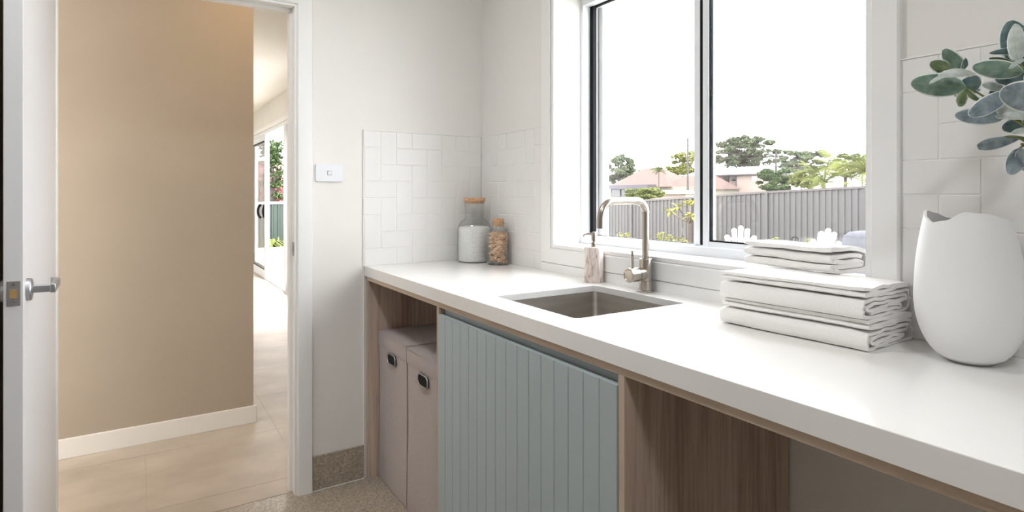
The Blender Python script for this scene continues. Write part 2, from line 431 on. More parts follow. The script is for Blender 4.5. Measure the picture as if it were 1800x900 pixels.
# ------------------------------------------------------------------ wall tiles (2:1 tiles in a right-angled herringbone)
def herring(mb, u0, u1, v0, v1, uo, vo, S, put, holes=()):
    """tiles clipped to [u0,u1]x[v0,v1]; put(u,v,d)->3D; d=proud depth"""
    g = .0008
    def clip(a, b, c, d):
        a, b, c, d = max(a, u0), min(b, u1), max(c, v0), min(d, v1)
        if b-a < .006 or d-c < .006: return
        for h in holes:      # cut out against a rectangular hole on one side only
            if a < h[1] and b > h[0] and c < h[3] and d > h[2]:
                if a < h[0]: clip2(a, h[0], c, d)
                if b > h[1]: clip2(h[1], b, c, d)
                a_, b_ = max(a, h[0]), min(b, h[1])
                if c < h[2]: clip2(a_, b_, c, h[2])
                if d > h[3]: clip2(a_, b_, h[3], d)
                return
        clip2(a, b, c, d)
    def clip2(a, b, c, d):
        if b-a < .005 or d-c < .005: return
        a += g; b -= g; c += g; d -= g
        e = .0018
        q = [(a, c, .0052), (b, c, .0052), (b, d, .0052), (a, d, .0052), (a+e, c+e, .0075), (b-e, c+e, .0075), (b-e, d-e, .0075), (a+e, d-e, .0075)]
        mb.add([put(*p) for p in q], [(4, 5, 6, 7), (0, 1, 5, 4), (1, 2, 6, 5), (2, 3, 7, 6), (3, 0, 4, 7)])
    n = 26
    for i in range(-n, n+1):
        for r in range(-2, 16):
            k = (r+i) % 4
            a = uo+i*S; t = vo-r*S     # top of the cell
            if k == 1: clip(a, a+S, t-2*S, t)          # vertical tile
            elif k == 3: clip(a, a+2*S, t-S, t)        # horizontal tile
TT = 1.556
def tiles(name, label, segs):
    o = thing(name, label, 'splashback', segs[0][0])
    for loc, u0, u1, v0, v1, uo, vo, put, holes in segs:
        mb = MB(); herring(mb, u0, u1, v0, v1, uo, vo, .0755, put, holes)
        mb.build('glazed_tiles', M['tile'], o, fix=False)
        g = MB()
        q = [put(a, b, d) for d in (.0004, .0058) for a, b in ((u0, v0), (u1, v0), (u1, v1), (u0, v1))]
        for h in holes: pass
        g.add(q, [(0, 1, 2, 3), (4, 5, 6, 7), (0, 1, 5, 4), (1, 2, 6, 5), (2, 3, 7, 6), (3, 0, 4, 7)])
        g.build('grout', M['grout'], o)
        t = MB(); t.add([put(a, b, d) for d in (.0004, .0088) for a, b in ((u0, v1), (u1, v1), (u1, v1+.0025), (u0, v1+.0025))], [(0, 1, 2, 3), (4, 5, 6, 7), (0, 1, 5, 4), (1, 2, 6, 5), (2, 3, 7, 6), (3, 0, 4, 7)])
        t.build('edge_trim', M['gloss'], o)
    return o
pw = lambda u, v, d: (u, -d, v)
pe = lambda u, v, d: (d, u, v)
tiles('tile_splashback', 'white tiled splashback on the end wall behind the two glass jars', [((0, -.3, H), -.608, -.009, H, TT-.012, -.604, TT-.012, pe, ())])
tiles('tile_splashback', 'narrow white tiled splashback between the room corner and the window', [((.3, 0, H), 0, WX0-.071, H, TT-.012, .0195, TT-.012, pw, ())])
tiles('tile_splashback', 'white tiled splashback right of the window behind the white vase', [((2.5, 0, H), WX1+.062, RX1-.006, H, TT+.004, 1.921, TT+.004, pw, ())])
up = thing('stone_upstand', 'low white stone upstand behind the tap, under the window moulding', 'upstand', (1.2, 0, H))
B(WX0-.071, WX1+.062, -.0155, 0, H, WZ0-.0705).build('strip', M['gloss'], up)

# ================================================================== WORKTOP, CABINET, SINK
def rrect(x0, x1, y0, y1, r, n=5):
    pts = []
    for cx, cy, a in ((x1-r, y1-r, 0), (x0+r, y1-r, 90), (x0+r, y0+r, 180), (x1-r, y0+r, 270)):
        for k in range(n+1):
            t = math.radians(a+90*k/n); pts.append((cx+r*math.cos(t), cy+r*math.sin(t)))
    return pts
SKX0, SKX1, SKY0, SKY1 = .978, 1.381, -.504, -.0975
wt = thing('stone_worktop', 'long white polished stone worktop with a square sink cut-out', 'worktop', (1.85, -.3, .897))
bm = bmesh.new()
def slab(bm, outer, inner, z0, z1):
    for z in (z0, z1):
        es = []
        for loop in (outer, inner):
            vs = [bm.verts.new((x, y, z)) for x, y in loop]
            es += [bm.edges.new((vs[i], vs[(i+1) % len(vs)])) for i in range(len(vs))]
        bmesh.ops.triangle_fill(bm, edges=es, use_beauty=True)
    bm.verts.ensure_lookup_table()
    V = list(bm.verts); no, ni = len(outer), len(inner); h = no+ni
    for i in range(no): bm.faces.new((V[i], V[(i+1) % no], V[h+(i+1) % no], V[h+i]))
    for i in range(ni): bm.faces.new((V[no+i], V[no+(i+1) % ni], V[h+no+(i+1) % ni], V[h+no+i]))
    bmesh.ops.recalc_face_normals(bm, faces=bm.faces)
slab(bm, [(0.002, -.6), (RX1-.001, -.6), (RX1-.001, -.002), (0.002, -.002)], rrect(SKX0, SKX1, SKY0, SKY1, .014), .9195, H)
q = [bm.verts.new((x, y, z)) for z in (.897, .9195) for x, y in ((.002, -.6), (RX1-.001, -.6), (RX1-.001, -.575), (.002, -.575))]
for f in ((0, 1, 2, 3), (0, 1, 5, 4), (1, 2, 6, 5), (2, 3, 7, 6), (3, 0, 4, 7)): bm.faces.new([q[k] for k in f])
bmesh.ops.recalc_face_normals(bm, faces=bm.faces)
te = [e for e in bm.edges if all(abs(v.co.z-H) < 1e-5 for v in e.verts) and len(e.link_faces) == 2 and any(abs(f.normal.z) < .5 for f in e.link_faces)]
bmesh.ops.bevel(bm, geom=te, offset=.0014, segments=2, affect='EDGES', profile=.5)
me = bpy.data.meshes.new('slab'); bm.to_mesh(me); bm.free(); me.materials.append(M['stone'])
for v in me.vertices: v.co -= Vector((1.85, -.3, .897))
ob = bpy.data.objects.new('slab', me); COL.objects.link(ob); ob.parent = wt

sk = thing('undermount_sink', 'square stainless steel sink set under the white worktop', 'sink', (1.18, -.3, .72))
mb = MB(); zt, zb = .919, .735
o1 = rrect(SKX0-.002, SKX1+.002, SKY0-.002, SKY1+.002, .014, 6); o2 = rrect(SKX0+.004, SKX1-.004, SKY0+.004, SKY1-.004, .02, 6); o3 = rrect(SKX0+.03, SKX1-.03, SKY0+.03, SKY1-.03, .03, 6)
rim = rrect(SKX0-.02, SKX1+.02, SKY0-.005, SKY1+.02, .02, 6)
rings = [[(x, y, zt) for x, y in rim], [(x, y, zt) for x, y in o1], [(x, y, zb+.02) for x, y in o2], [(x, y, zb) for x, y in o3]]
n = len(o1); vs = [p for r in rings for p in r]; fs = []
for i in range(3):
    for k in range(n): fs.append((i*n+k, i*n+(k+1) % n, (i+1)*n+(k+1) % n, (i+1)*n+k))
fs.append(tuple(3*n+k for k in range(n)))
mb.add(vs, fs); mb.build('bowl', M['sink'], sk, smooth=50, solid=.0012)
MB().lathe([(0, .002), (.03, .002), (.042, .005), (.045, .0015), (.045, 0)], (1.18, -.3, zb+.0006), 28).build('waste', M['steel'], sk, smooth=40)

PY = -.592
cab = thing('base_cabinet', 'built-in base cabinet with blue-grey grooved doors and oak-look panels under the worktop', 'cabinet', (.83, -.3, 0))
B(.0, RX1-.022, PY, -.53, .877, .8965).build('top_rail', M['woodh'], cab, bevel=.0008)
def panel(x0, x1, nm='side_panel', z0=0.0):
    p = B(x0, x1, PY+.001, -.012, z0, .8765).build(nm, M['wood'], cab)
    B(x0-.0002, x1+.0002, PY, PY+.0012, z0, .8768).build('edge_band', M['woodv'], p)
panel(.004, .022); panel(.733, .751); panel(1.635, 1.653)
p = B(.022, .733, -.03, -.012, 0, .8765).build('back_panel', M['wood'], cab)
B(.751, 1.635, -.57, -.552, .80, .8765).build('finger_rail', M['blue'], cab)
B(.752, 1.634, -.54, -.1, .0, .016).build('floor_panel', M['wood'], cab)
def vjdoor(x0, x1):
    yb, yf = PY+.016, PY-.004; g = .0024; prof = [(x0, yb), (x0, yf)]
    n = 8; st = (x1-x0)/n
    for k in range(1, n):
        xx = x0+k*st; prof += [(xx-g, yf), (xx-.0008, yf+.0022), (xx+.0008, yf+.0022), (xx+g, yf)]
    prof += [(x1, yf), (x1, yb)]
    mb = MB().prism(prof, lambda a, b: (a, b, .1), lambda a, b: (a, b, .853))
    return mb.build('door', M['blue'], cab)
vjdoor(.7525, 1.1865); vjdoor(1.1885, 1.6335)
B(.751, 1.635, -.53, -.515, 0, .098).build('kickboard', M['wood'], cab)
pp = thing('end_support_panel', 'oak-look upright panel carrying the far right end of the worktop', 'panel', (RX1-.02, -.3, 0))
B(RX1-.019, RX1-.004, PY, -.012, 0, .896).build('panel', M['wood'], pp)

# ------------------------------------------------------------------ hampers
def hamper(x0, x1, yf, yb, z1, label, seed):
    rr = random.Random(seed)
    o = thing('laundry_hamper', label, 'hamper', ((x0+x1)/2, (yf+yb)/2, 0), 0, None)
    def ring(inset, z, n=10, wob=0):
        pts = []
        a, b, c, d = x0+inset, x1-inset, yf+inset, yb-inset
        sq = [(a, c, b, c), (b, c, b, d), (b, d, a, d), (a, d, a, c)]
        for (px, py, qx, qy) in sq:
            nx, ny = -(qy-py), (qx-px); L = math.hypot(nx, ny); nx /= L; ny /= L
            for k in range(n):
                t = k/n; w_ = wob*math.sin(PI*t)
                pts.append((px+(qx-px)*t+nx*w_, py+(qy-py)*t+ny*w_, z))
        return pts
    mb = MB(); zs = [(.004, .002, 0), (.002, .012, .001), (.004, .15, .004), (.006, .35, .007), (.005, .5, .005), (.004, z1-.055, .002)]
    rings = [ring(i, z, 10, w_) for i, z, w_ in zs]; n = 40
    fs = [(i*n+k, i*n+(k+1) % n, (i+1)*n+(k+1) % n, (i+1)*n+k) for i in range(len(rings)-1) for k in range(n)]+[tuple(range(n))]
    fs += [tuple((len(rings)-1)*n+k for k in range(n))]
    mb.add([p for r in rings for p in r], fs); mb.build('body', M['hamper'], o, smooth=50)
    mb = MB(); rings = [ring(.0015, z1-.062, 10, .001), ring(.0, z1-.01, 10, 0), ring(.003, z1-.001, 10, 0), ring(.01, z1, 10, 0)]
    fs = [(i*n+k, i*n+(k+1) % n, (i+1)*n+(k+1) % n, (i+1)*n+k) for i in range(3) for k in range(n)]+[tuple(range(n)), tuple(3*n+k for k in range(n))]
    mb.add([p for r in rings for p in r], fs); mb.build('lid', M['hamlid'], o, smooth=50)
    # piping seams of lid
    mb = MB(); c = [(x0, yf), (x1, yf), (x1, yb), (x0, yb), (x0, yf)]
    for (ax, ay), (bx, by) in zip(c, c[1:]): mb.tube([(ax, ay, z1-.002), (bx, by, z1-.002)], .0022, 6)
    mb.build('piping', M['hamlid'], o, smooth=60)
    hx, hz = (x0+x1)/2+.0, z1-.092
    for hw, hh, nm, mt in ((.044, .022, 'handle_ring', M['satin']),):
        path = [(hx+a, yf-.0005, hz+b) for a, b in rrect(-hw, hw, -hh, hh, .019, 6)]
        path.append(path[0]); path.append(path[1])
        hr = MB().tube(path, .0032, 8, cap=False).build(nm, mt, o, smooth=60)
    pl = [(a, b) for a, b in rrect(-.042, .042, -.02, .02, .018, 6)]
    MB().prism(pl, lambda a, b: (hx+a, yf-.0005, hz+b), lambda a, b: (hx+a, yf+.009, hz+b)).build('hand_hole_shade', M['hole'], o)  # black plate in place of the shaded inside of the hole
    return o
hamper(.032, .352, -.548, -.19, .652, 'taupe canvas laundry hamper nearer the doorway, against the left panel', 1)
hamper(.366, .686, -.552, -.19, .652, 'taupe canvas laundry hamper beside the blue-grey door', 2)

# ------------------------------------------------------------------ tap
tp = thing('mixer_tap', 'brushed nickel sink mixer with square-bent spout and side lever', 'tap', (1.168, -.0425, H))
TX, TY = 1.168, -.0425
def L(prof, c=(TX, TY, H), n=32, axis=None): return MB().lathe(prof, c, n, axis)
L([(0, 0), (.0265, 0), (.0265, .004), (.024, .006), (0.0, .006)]).build('base_flange', M['steel'], tp, smooth=40)
L([(.0215, .005), (.0215, .034), (.0205, .035), (.0205, .036), (.0215, .037), (.0215, .106), (.0205, .108), (0, .108)]).build('body', M['steel'], tp, smooth=40)
sp_ = []
zt = 1.238; yt_ = -.237; rb = .042
sp_.append((TX, TY, H+.1)); sp_.append((TX, TY, zt-rb-.05)); 
for k in range(0, 11):
    t = PI/2*k/10; sp_.append((TX, TY-rb+rb*math.cos(t), zt-rb+rb*math.sin(t)))
for k in range(0, 11):
    t = PI/2*k/10; r2 = .055; sp_.append((TX, yt_+r2-r2*math.sin(t), zt-r2+r2*math.cos(t)))
sp_.append((TX, yt_, zt-.085))
MB().tube(sp_, .0118, 20).build('spout', M['steel'], tp, smooth=50)
L([(.0128, 0), (.0128, .006), (.0118, .006)], (TX, TY, H+.107)).build('collar', M['steel'], tp, smooth=40)
L([(.0, 0), (.020, 0), (.0215, .0), (.0215, .026), (.0195, .0265), (.0195, .028)], (TX, TY-.01, H+.058), 32, (0, -1, 0)).build('cartridge_housing', M['steel'], tp, smooth=40)
hd = L([(.021, .0), (.0232, .001), (.0232, .038), (.0215, .040), (.019, .040), (.017, .038), (0, .037)], (TX, TY-.039, H+.058), 32, (0, -1, 0)).build('handle_knob', M['steel'], tp, smooth=40)
MB().tube([(TX+.0, TY-.058, H+.07), (TX, TY-.060, H+.138)], .0042, 14).build('lever', M['steel'], hd, smooth=40)

# ------------------------------------------------------------------ soap dispenser
SX, SY = .914, -.048
sd = thing('soap_dispenser', 'marble soap dispenser with metal pump behind the sink', 'soap dispenser', (SX, SY, H))
MB().lathe([(0, 0), (.033, 0), (.0345, .0015), (.0345, .125), (.033, .1275), (.0, .1275)], (SX, SY, H), 40).build('bottle', M['marble'], sd, smooth=40)
pu = MB().lathe([(0, 0), (.0105, 0), (.0105, .014), (.0085, .016), (.006, .016), (.006, .022), (.0095, .024), (.0095, .052), (.0075, .056), (0, .056)], (SX, SY, H+.1273), 24).build('pump', M['steel'], sd, smooth=40)
MB().tube([(SX-.004, SY-.002, H+.1273+.046), (SX-.022, SY-.012, H+.1273+.047), (SX-.034, SY-.019, H+.1273+.043), (SX-.036, SY-.020, H+.1273+.037)], [.0045, .004, .0034, .003], 10).build('nozzle', M['steel'], pu, smooth=50)

# ------------------------------------------------------------------ jars
def jar_shell(mb, prof_out, t, c):
    inner = [(max(r-t, 0), z) for r, z in prof_out]
    inner[0] = (0, prof_out[0][1]+t*1.6); 
    prof = list(prof_out)+[(r, z) for r, z in reversed(inner)]
    mb.lathe(prof, c, 48); return mb
JX, JY = .099, -.098
j1 = thing('glass_jar', 'large glass jar of white washing powder with flat cork lid', 'jar', (JX, JY, H))
R = .0805
po = [(0, 0), (R-.004, 0), (R, .005), (R, .155), (R-.004, .172), (R-.014, .188), (.052, .200), (.047, .205), (.0445, .212), (.0455, .25), (.049, .277), (.052, .279), (.052, .283), (.048, .284)]
jar_shell(MB(), po, .004, (JX, JY, H)).build('jar_body', M['jarglass'], j1, smooth=60)
MB().lathe([(0, .275), (.0435, .275), (.0465, .284), (.0515, .286), (.053, .290), (.053, .300), (.050, .303), (0, .3035)], (JX, JY, H), 40).build('cork_lid', M['cork'], j1, smooth=40)
pb = MB().lathe([(0, .004), (R-.007, .004), (R-.005, .010), (R-.005, .158), (R-.010, .165), (R-.03, .168), (.03, .163), (0, .167)], (JX, JY, H), 48)
tag(pb.build('washing_powder', M['powder'], smooth=50), 'white washing powder filling the large glass jar', 'washing powder', None, 'stuff')
# embossed volume marks on the glass
M['mark'] = base_mat('frosted_glass_marks', srgb(206, 208, 208), .4); ax = math.atan2(CY-JY, CX-JX)
for k in range(6):
    z = H+.03+.022*k
    for a0, a1 in ((-.62, -.30), (-.12, .12)):
        pts = [(JX+(R+.0006)*math.cos(ax-a), JY+(R+.0006)*math.sin(ax-a), z) for a in [a0+(a1-a0)*q/6 for q in range(7)]]
        MB().tube(pts, .0009, 5).build('volume_mark', M['mark'], j1, smooth=60)
KX, KY = .262, -.064
j2 = thing('glass_jar', 'small glass jar of wooden clothes pegs with cork stopper', 'jar', (KX, KY, H))
R2 = .0515
po = [(0, 0), (R2-.004, 0), (R2, .004), (R2, .135), (R2-.003, .147), (R2-.014, .158), (.031, .163), (.0285, .167), (.0285, .183), (.034, .185), (.034, .190), (.0285, .191)]
jar_shell(MB(), po, .003, (KX, KY, H)).build('jar_body', M['jarglass'], j2, smooth=60)
MB().lathe([(0, .172), (.0245, .172), (.0255, .193), (.0285, .206), (.0275, .2085), (0, .2085)], (KX, KY, H), 32).build('cork_stopper', M['cork'], j2, smooth=40)
# clothes pegs
def peg_mesh():
    mb = MB(); Lg = .066
    for s in (1, -1):
        pr = [(-Lg/2, .0015), (-Lg/2, .005), (-.005, .0066), (Lg/2, .0042), (Lg/2, .0022), (.006, .0006), (-.008, .0006)]
        mb.prism([(a, b*s) for a, b in pr], lambda a, b: (a, b, -.0045), lambda a, b: (a, b, .0045))
    mb.tube([(-.004+.0042*math.cos(t), .0*t, -.006+.012*k/10) for k, t in enumerate([2*PI*q/5 for q in range(11)])], .001, 5)
    return mb
peg0 = None; rp = random.Random(11); placed = []
zlev = H+.012
for i in range(64):
    lay = i//5
    for tr in range(400):
        z = H+.014+lay*.0108+rp.uniform(-.002, .002)
        az = rp.uniform(0, PI); tilt = rp.uniform(-.75, .75)
        dirv = Vector((math.cos(az)*math.cos(tilt), math.sin(az)*math.cos(tilt), math.sin(tilt)))
        c = Vector((KX+rp.uniform(-.036, .036), KY+rp.uniform(-.036, .036), z))
        ok = True
        for s in (-1, 1):
            e = c+dirv*.034*s
            if math.hypot(e.x-KX, e.y-KY) > R2-.0065 or e.z < H+.009 or e.z > H+.152: ok = False
            if e.z > H+.14 and math.hypot(e.x-KX, e.y-KY) > .03: ok = False
        if not ok: continue
        if all((c-p).length > .0095 for p, _ in placed): break
    else: continue
    placed.append((c, dirv))
    if peg0 is None:
        peg0 = peg_mesh().build('clothes_peg', M['peg'], smooth=None); ob = peg0
    else:
        ob = peg0.copy(); COL.objects.link(ob)
    tag(ob, 'wooden clothes peg inside the small corked glass jar', 'clothes peg', 'clothes pegs in the small jar')
    q = Vector((1, 0, 0)).rotation_difference(dirv)
    ob.rotation_mode = 'QUATERNION'; ob.rotation_quaternion = q @ Matrix.Rotation(rp.uniform(0, 2*PI), 3, 'X').to_quaternion()
    ob.location = c

# ------------------------------------------------------------------ towels
def chaikin(p, it=3):
    for _ in range(it):
        q = [p[0]]
        for a, b in zip(p, p[1:]):
            q.append((a[0]*.75+b[0]*.25, a[1]*.75+b[1]*.25)); q.append((a[0]*.25+b[0]*.75, a[1]*.25+b[1]*.75))
        q.append(p[-1]); p = q
    return p
def resample(p, step):
    out = [p[0]]; acc = 0
    for a, b in zip(p, p[1:]):
        d = math.hypot(b[0]-a[0], b[1]-a[1]); t = step-acc
        while t < d:
            out.append((a[0]+(b[0]-a[0])*t/d, a[1]+(b[1]-a[1])*t/d)); t += step
        acc = (acc+d) % step
    out.append(p[-1]); return out
def towel(label, path, length, th, loc, rz, seed, amp=.0012, endamp=.004, group=None, droop=0, zs=1):
    o = thing('folded_towel', label, 'towel', loc, rz, group)
    c = resample(chaikin([(y_, z_*zs) for y_, z_ in path]), .004); n = len(c)
    nx = 40; L0 = length
    def nrm(i):
        a = c[max(i-1, 0)]; b = c[min(i+1, n-1)]; dx, dz = b[0]-a[0], b[1]-a[1]; l = math.hypot(dx, dz) or 1
        return (-dz/l, dx/l)
    vs = []
    zmax = max(p[1] for p in c)+th/2
    for k in range(nx+1):
        t = k/nx; x = (t-.5)*L0
        # right end (x+) opens a little, left end is pulled in
        e = max(0, (t-.8)/.2)**2; l = max(0, (.07-t)/.07)
        row = []
        for i in range(n):
            y, z = c[i]; ny, nz_ = nrm(i)
            s = noise.noise(Vector((x*9+seed, y*18, z*70+seed*3)))
            s2 = noise.noise(Vector((x*30+seed*2, y*25+9, z*160)))
            dz = amp*s+e*endamp*s2
            xe = x+(.004*noise.noise(Vector((y*30, z*90, seed+5)))+(.003*noise.noise(Vector((z*240, y*6, seed+8))))) * (1 if t > .9 or t < .08 else 0)
            dz -= droop*math.sin(PI*t)*(z/zmax)
            hh = th/2*(1+.22*s2)*(1-.35*l)
            for sg in (1, -1):
                yy = y+ny*hh*sg+amp*1.2*s; zz = z+nz_*hh*sg+dz
                mid = zmax*.5
                row.append((xe+(.006*l if False else 0), yy, max(zz, .0006)))
        vs.append(row)
    V = []; F = []
    W = 2*n
    for r in vs: V += r
    for k in range(nx):
        a, b = k*W, (k+1)*W
        for i in range(n-1):
            for sg in (0, 1):
                F.append((a+2*i+sg, a+2*(i+1)+sg, b+2*(i+1)+sg, b+2*i+sg))
        for i in (0, n-1): F.append((a+2*i, a+2*i+1, b+2*i+1, b+2*i))
    for a in (0, nx*W):
        for i in range(n-1): F.append((a+2*i, a+2*i+1, a+2*i+3, a+2*i+2))
    MB().add(V, F).build('cotton_cloth', M['towel'], o, world=False, smooth=55)
    return o
D2 = .107
def bath_path(h1=.036, D=.1):
    t = .0072; T = h1
    z1, z2, z3 = T+.0052+t*.55, T+.0052+t*1.55, T+.0052+t*2.5
    return [(-D+.006, z3), (0, z3), (D-.002, z3), (D+.002, z3-t*.5), (D-.002, z2), (0, z2), (-D+.012, z2), (-D+.007, z2-t*.45), (-D+.012, z1), (0, z1), (D-.006, z1),
            (D+.001, z1-.006), (D+.002, T*.6), (D+.001, .007), (D-.01, .0037), (0, .0037), (-D+.012, .0037), (-D, .006), (-D-.002, T*.5), (-D+.001, T-.004), (-D+.012, T), (0, T), (D-.03, T), (D-.012, T-.003), (D-.010, T-.009),
            (D-.03, T-.0105), (0, T-.0085), (-D+.03, T-.010), (-D+.014, T-.013), (-D+.013, T-.018), (-D+.03, T-.020), (0, T-.018), (D-.05, T-.017), (D-.03, T-.0215), (D-.04, T-.0245), (.0, T-.0255), (-D+.03, T-.0255)]
bx, by, brz = 1.7745, -.1075, math.radians(2.2)
TB = -.0955
towel('thick folded white bath towel at the bottom of the stack', bath_path(), .345, .0068, (1.778, -.1215, H+.0003), math.radians(2.4), 3)
towel('thick folded white bath towel in the middle of the stack', bath_path(.038), .338, .0068, (1.776, -.1235, H+.0635), math.radians(2.0), 9)
t = .0085
def hand_path(D=.062):
    return [(-D, .040), (-.02, .0425), (D*.6, .041), (D, .036), (D+.004, .024), (D+.001, .008), (D-.012, .0042), (0, .0042), (-D+.002, .0045), (-D-.001, .0085), (-D+.006, .0125), (0, .0125), (D-.022, .0125), (D-.014, .0165), (D-.022, .0205), (0, .0205), (-D+.006, .0205), (-D, .0245), (-D+.006, .0290), (0, .0305), (D-.03, .031), (D-.016, .028)]
# ------------------------------------------------------------------ place hand towel
a = at_z(1306, 461, H+.1295); b = at_z(1459, 482, H+.1295)
ang = math.atan2(b.y-a.y, b.x-a.x); ln_ = (b-a).length
cdir = Vector((-math.sin(ang), math.cos(ang), 0))
ctr = (a+b)/2+cdir*.066
towel('small folded white hand towel on top of the stack', hand_path(), ln_, .0104, (ctr.x, ctr.y, H+.1272), ang, 21, amp=.0026, endamp=.003, zs=1.42)

# ------------------------------------------------------------------ vase
def vase(cx, cy):
    o = thing('ceramic_vase', 'matt white egg-shaped vase with wavy cut rim by the towels', 'vase', (cx, cy, H))
    prof = [(r*.878, z) for r, z in [(0, 0), (.030, 0), (.046, .0015), (.060, .010), (.076, .028), (.090, .055), (.098, .085), (.1005, .115), (.0985, .15), (.0945, .19), (.0885, .225), (.082, .255), (.0765, .275), (.073, .29)]]
    n = 72
    view = math.atan2(CY-cy, CX-cx)        # towards the room
    left = view-PI/2
    def rimz(th):
        # measured from the left side of the mouth seen from the worktop edge
        a = (th-left+PI) % (2*PI)-PI
        # knots: angle round the mouth (0 left, + towards the room) -> rim height
        K = [(-180, .268), (-140, .262), (-100, .264), (-65, .272), (-38, .282), (-12, .287), (5, .284), (22, .274), (42, .2655), (62, .270), (90, .2865), (115, .284), (148, .275), (180, .268)]
        d = math.degrees(a)
        for (a0, h0), (a1, h1) in zip(K, K[1:]):
            if d <= a1:
                t = (d-a0)/(a1-a0); t = t*t*(3-2*t); return h0+(h1-h0)*t
        return .266
    vs = []; fs = []
    NZ = 40
    def rad(z):
        for (r0, z0), (r1, z1) in zip(prof, prof[1:]):
            if z <= z1 and z1 > z0:
                t = (z-z0)/(z1-z0); return r0+(r1-r0)*t
        return prof[-1][0]
    for side in (0, 1):
        for j in range(NZ+1):
            t = j/NZ
            if side == 1: t = 1-t
            for k in range(n):
                th = 2*PI*k/n; zt = rimz(th)
                zz = .0015+(zt-.0015)*(t**.85) if side == 0 else .012+(zt-.012)*t
                r = rad(zz)
                # smooth radius
                r = (rad(max(zz-.008, .0016))+r+rad(min(zz+.008, .29)))/3
                if side == 0 and j == 0: r = .034
                if side == 1: r -= .0045
                lean = -.0065*(zz/.28)**1.5
                vs.append((cx+r*math.cos(th)+lean*math.cos(left+PI), cy+r*math.sin(th)+lean*math.sin(left+PI), H+zz))
    rows = 2*(NZ+1)
    for j in range(rows-1):
        for k in range(n):
            fs.append((j*n+k, j*n+(k+1) % n, (j+1)*n+(k+1) % n, (j+1)*n+k))
    fs.append(tuple(range(n))); fs.append(tuple((rows-1)*n+k for k in range(n)))
    MB().add(vs, fs).build('vessel', M['vase'], o, smooth=70)
    return o
vase(2.090, -.113)

# ------------------------------------------------------------------ felt-leaved branches standing in a vase beyond the right edge
def leaf_mat(name, c1, c2, edge):
    m = base_mat(name, c1, .85, spec=.15); b = m.node_tree.nodes['Principled BSDF']; b.inputs['Sheen Weight'].default_value = .15
    uv = nd(m, 'ShaderNodeUVMap'); sx = nd(m, 'ShaderNodeSeparateXYZ'); ln(m, uv, 0, sx, 0)
    tc = nd(m, 'ShaderNodeTexCoord'); nz = nd(m, 'ShaderNodeTexNoise', Scale=55, Detail=6); ln(m, tc, 'Object', nz, 'Vector')
    cr = nd(m, 'ShaderNodeValToRGB'); ln(m, nz, 'Fac', cr, 0); cr.color_ramp.elements[0].position = .35; cr.color_ramp.elements[0].color = c1
    cr.color_ramp.elements[1].position = .68; cr.color_ramp.elements[1].color = c2
    er = nd(m, 'ShaderNodeValToRGB'); ln(m, sx, 'X', er, 0); er.color_ramp.elements[0].position = .86; er.color_ramp.elements[0].color = (0, 0, 0, 1)
    er.color_ramp.elements[1].position = .91; er.color_ramp.elements[1].color = (1, 1, 1, 1)
    vr = nd(m, 'ShaderNodeValToRGB'); ln(m, sx, 'Y', vr, 0); vr.color_ramp.elements[0].position = .0; vr.color_ramp.elements[0].color = (.0, .0, .0, 1)
    vr.color_ramp.elements[1].position = 1; vr.color_ramp.elements[1].color = (1, 1, 1, 1)
    mx = nd(m, 'ShaderNodeMix', data_type='RGBA'); ln(m, er, 0, mx, 0); m.node_tree.links.new(cr.outputs[0], mx.inputs[6]); mx.inputs[7].default_value = edge
    m2 = nd(m, 'ShaderNodeMix', data_type='RGBA')
    m3 = nd(m, 'ShaderNodeMath', operation='MULTIPLY'); m3.inputs[1].default_value = .45; ln(m, vr, 0, m3, 0)
    ln(m, m3, 0, m2, 0); m.node_tree.links.new(mx.outputs[2], m2.inputs[6]); m2.inputs[7].default_value = srgb(150, 165, 120)
    m.node_tree.links.new(m2.outputs[2], b.inputs['Base Color'])
    bp = nd(m, 'ShaderNodeBump', Strength=.3, Distance=.001); ln(m, nz, 'Fac', bp, 'Height'); ln(m, bp, 0, b, 'Normal')
    return m
EDGE = srgb(222, 228, 222)
M['leafG'] = leaf_mat('felt_leaf_green', srgb(108, 134, 120), srgb(146, 168, 152), EDGE)
M['leafO'] = leaf_mat('felt_leaf_olive', srgb(96, 112, 80), srgb(132, 146, 108), EDGE)
M['leafB'] = leaf_mat('felt_leaf_blue_grey', srgb(118, 132, 140), srgb(162, 174, 180), EDGE)
M['leafD'] = leaf_mat('felt_leaf_dark', srgb(78, 98, 100), srgb(108, 130, 130), EDGE)
M['leafW'] = leaf_mat('felt_leaf_silver', srgb(168, 178, 172), srgb(204, 210, 206), EDGE)
M['stem'] = tex_mat('green_stem', srgb(112, 124, 66), srgb(140, 148, 92), 80, .7)
PVX, PVY = 2.50, -.15
pl = thing('leafy_branches', 'grey-green felt-leaved branches reaching in from the right edge', 'foliage', (PVX, PVY, H+.02))
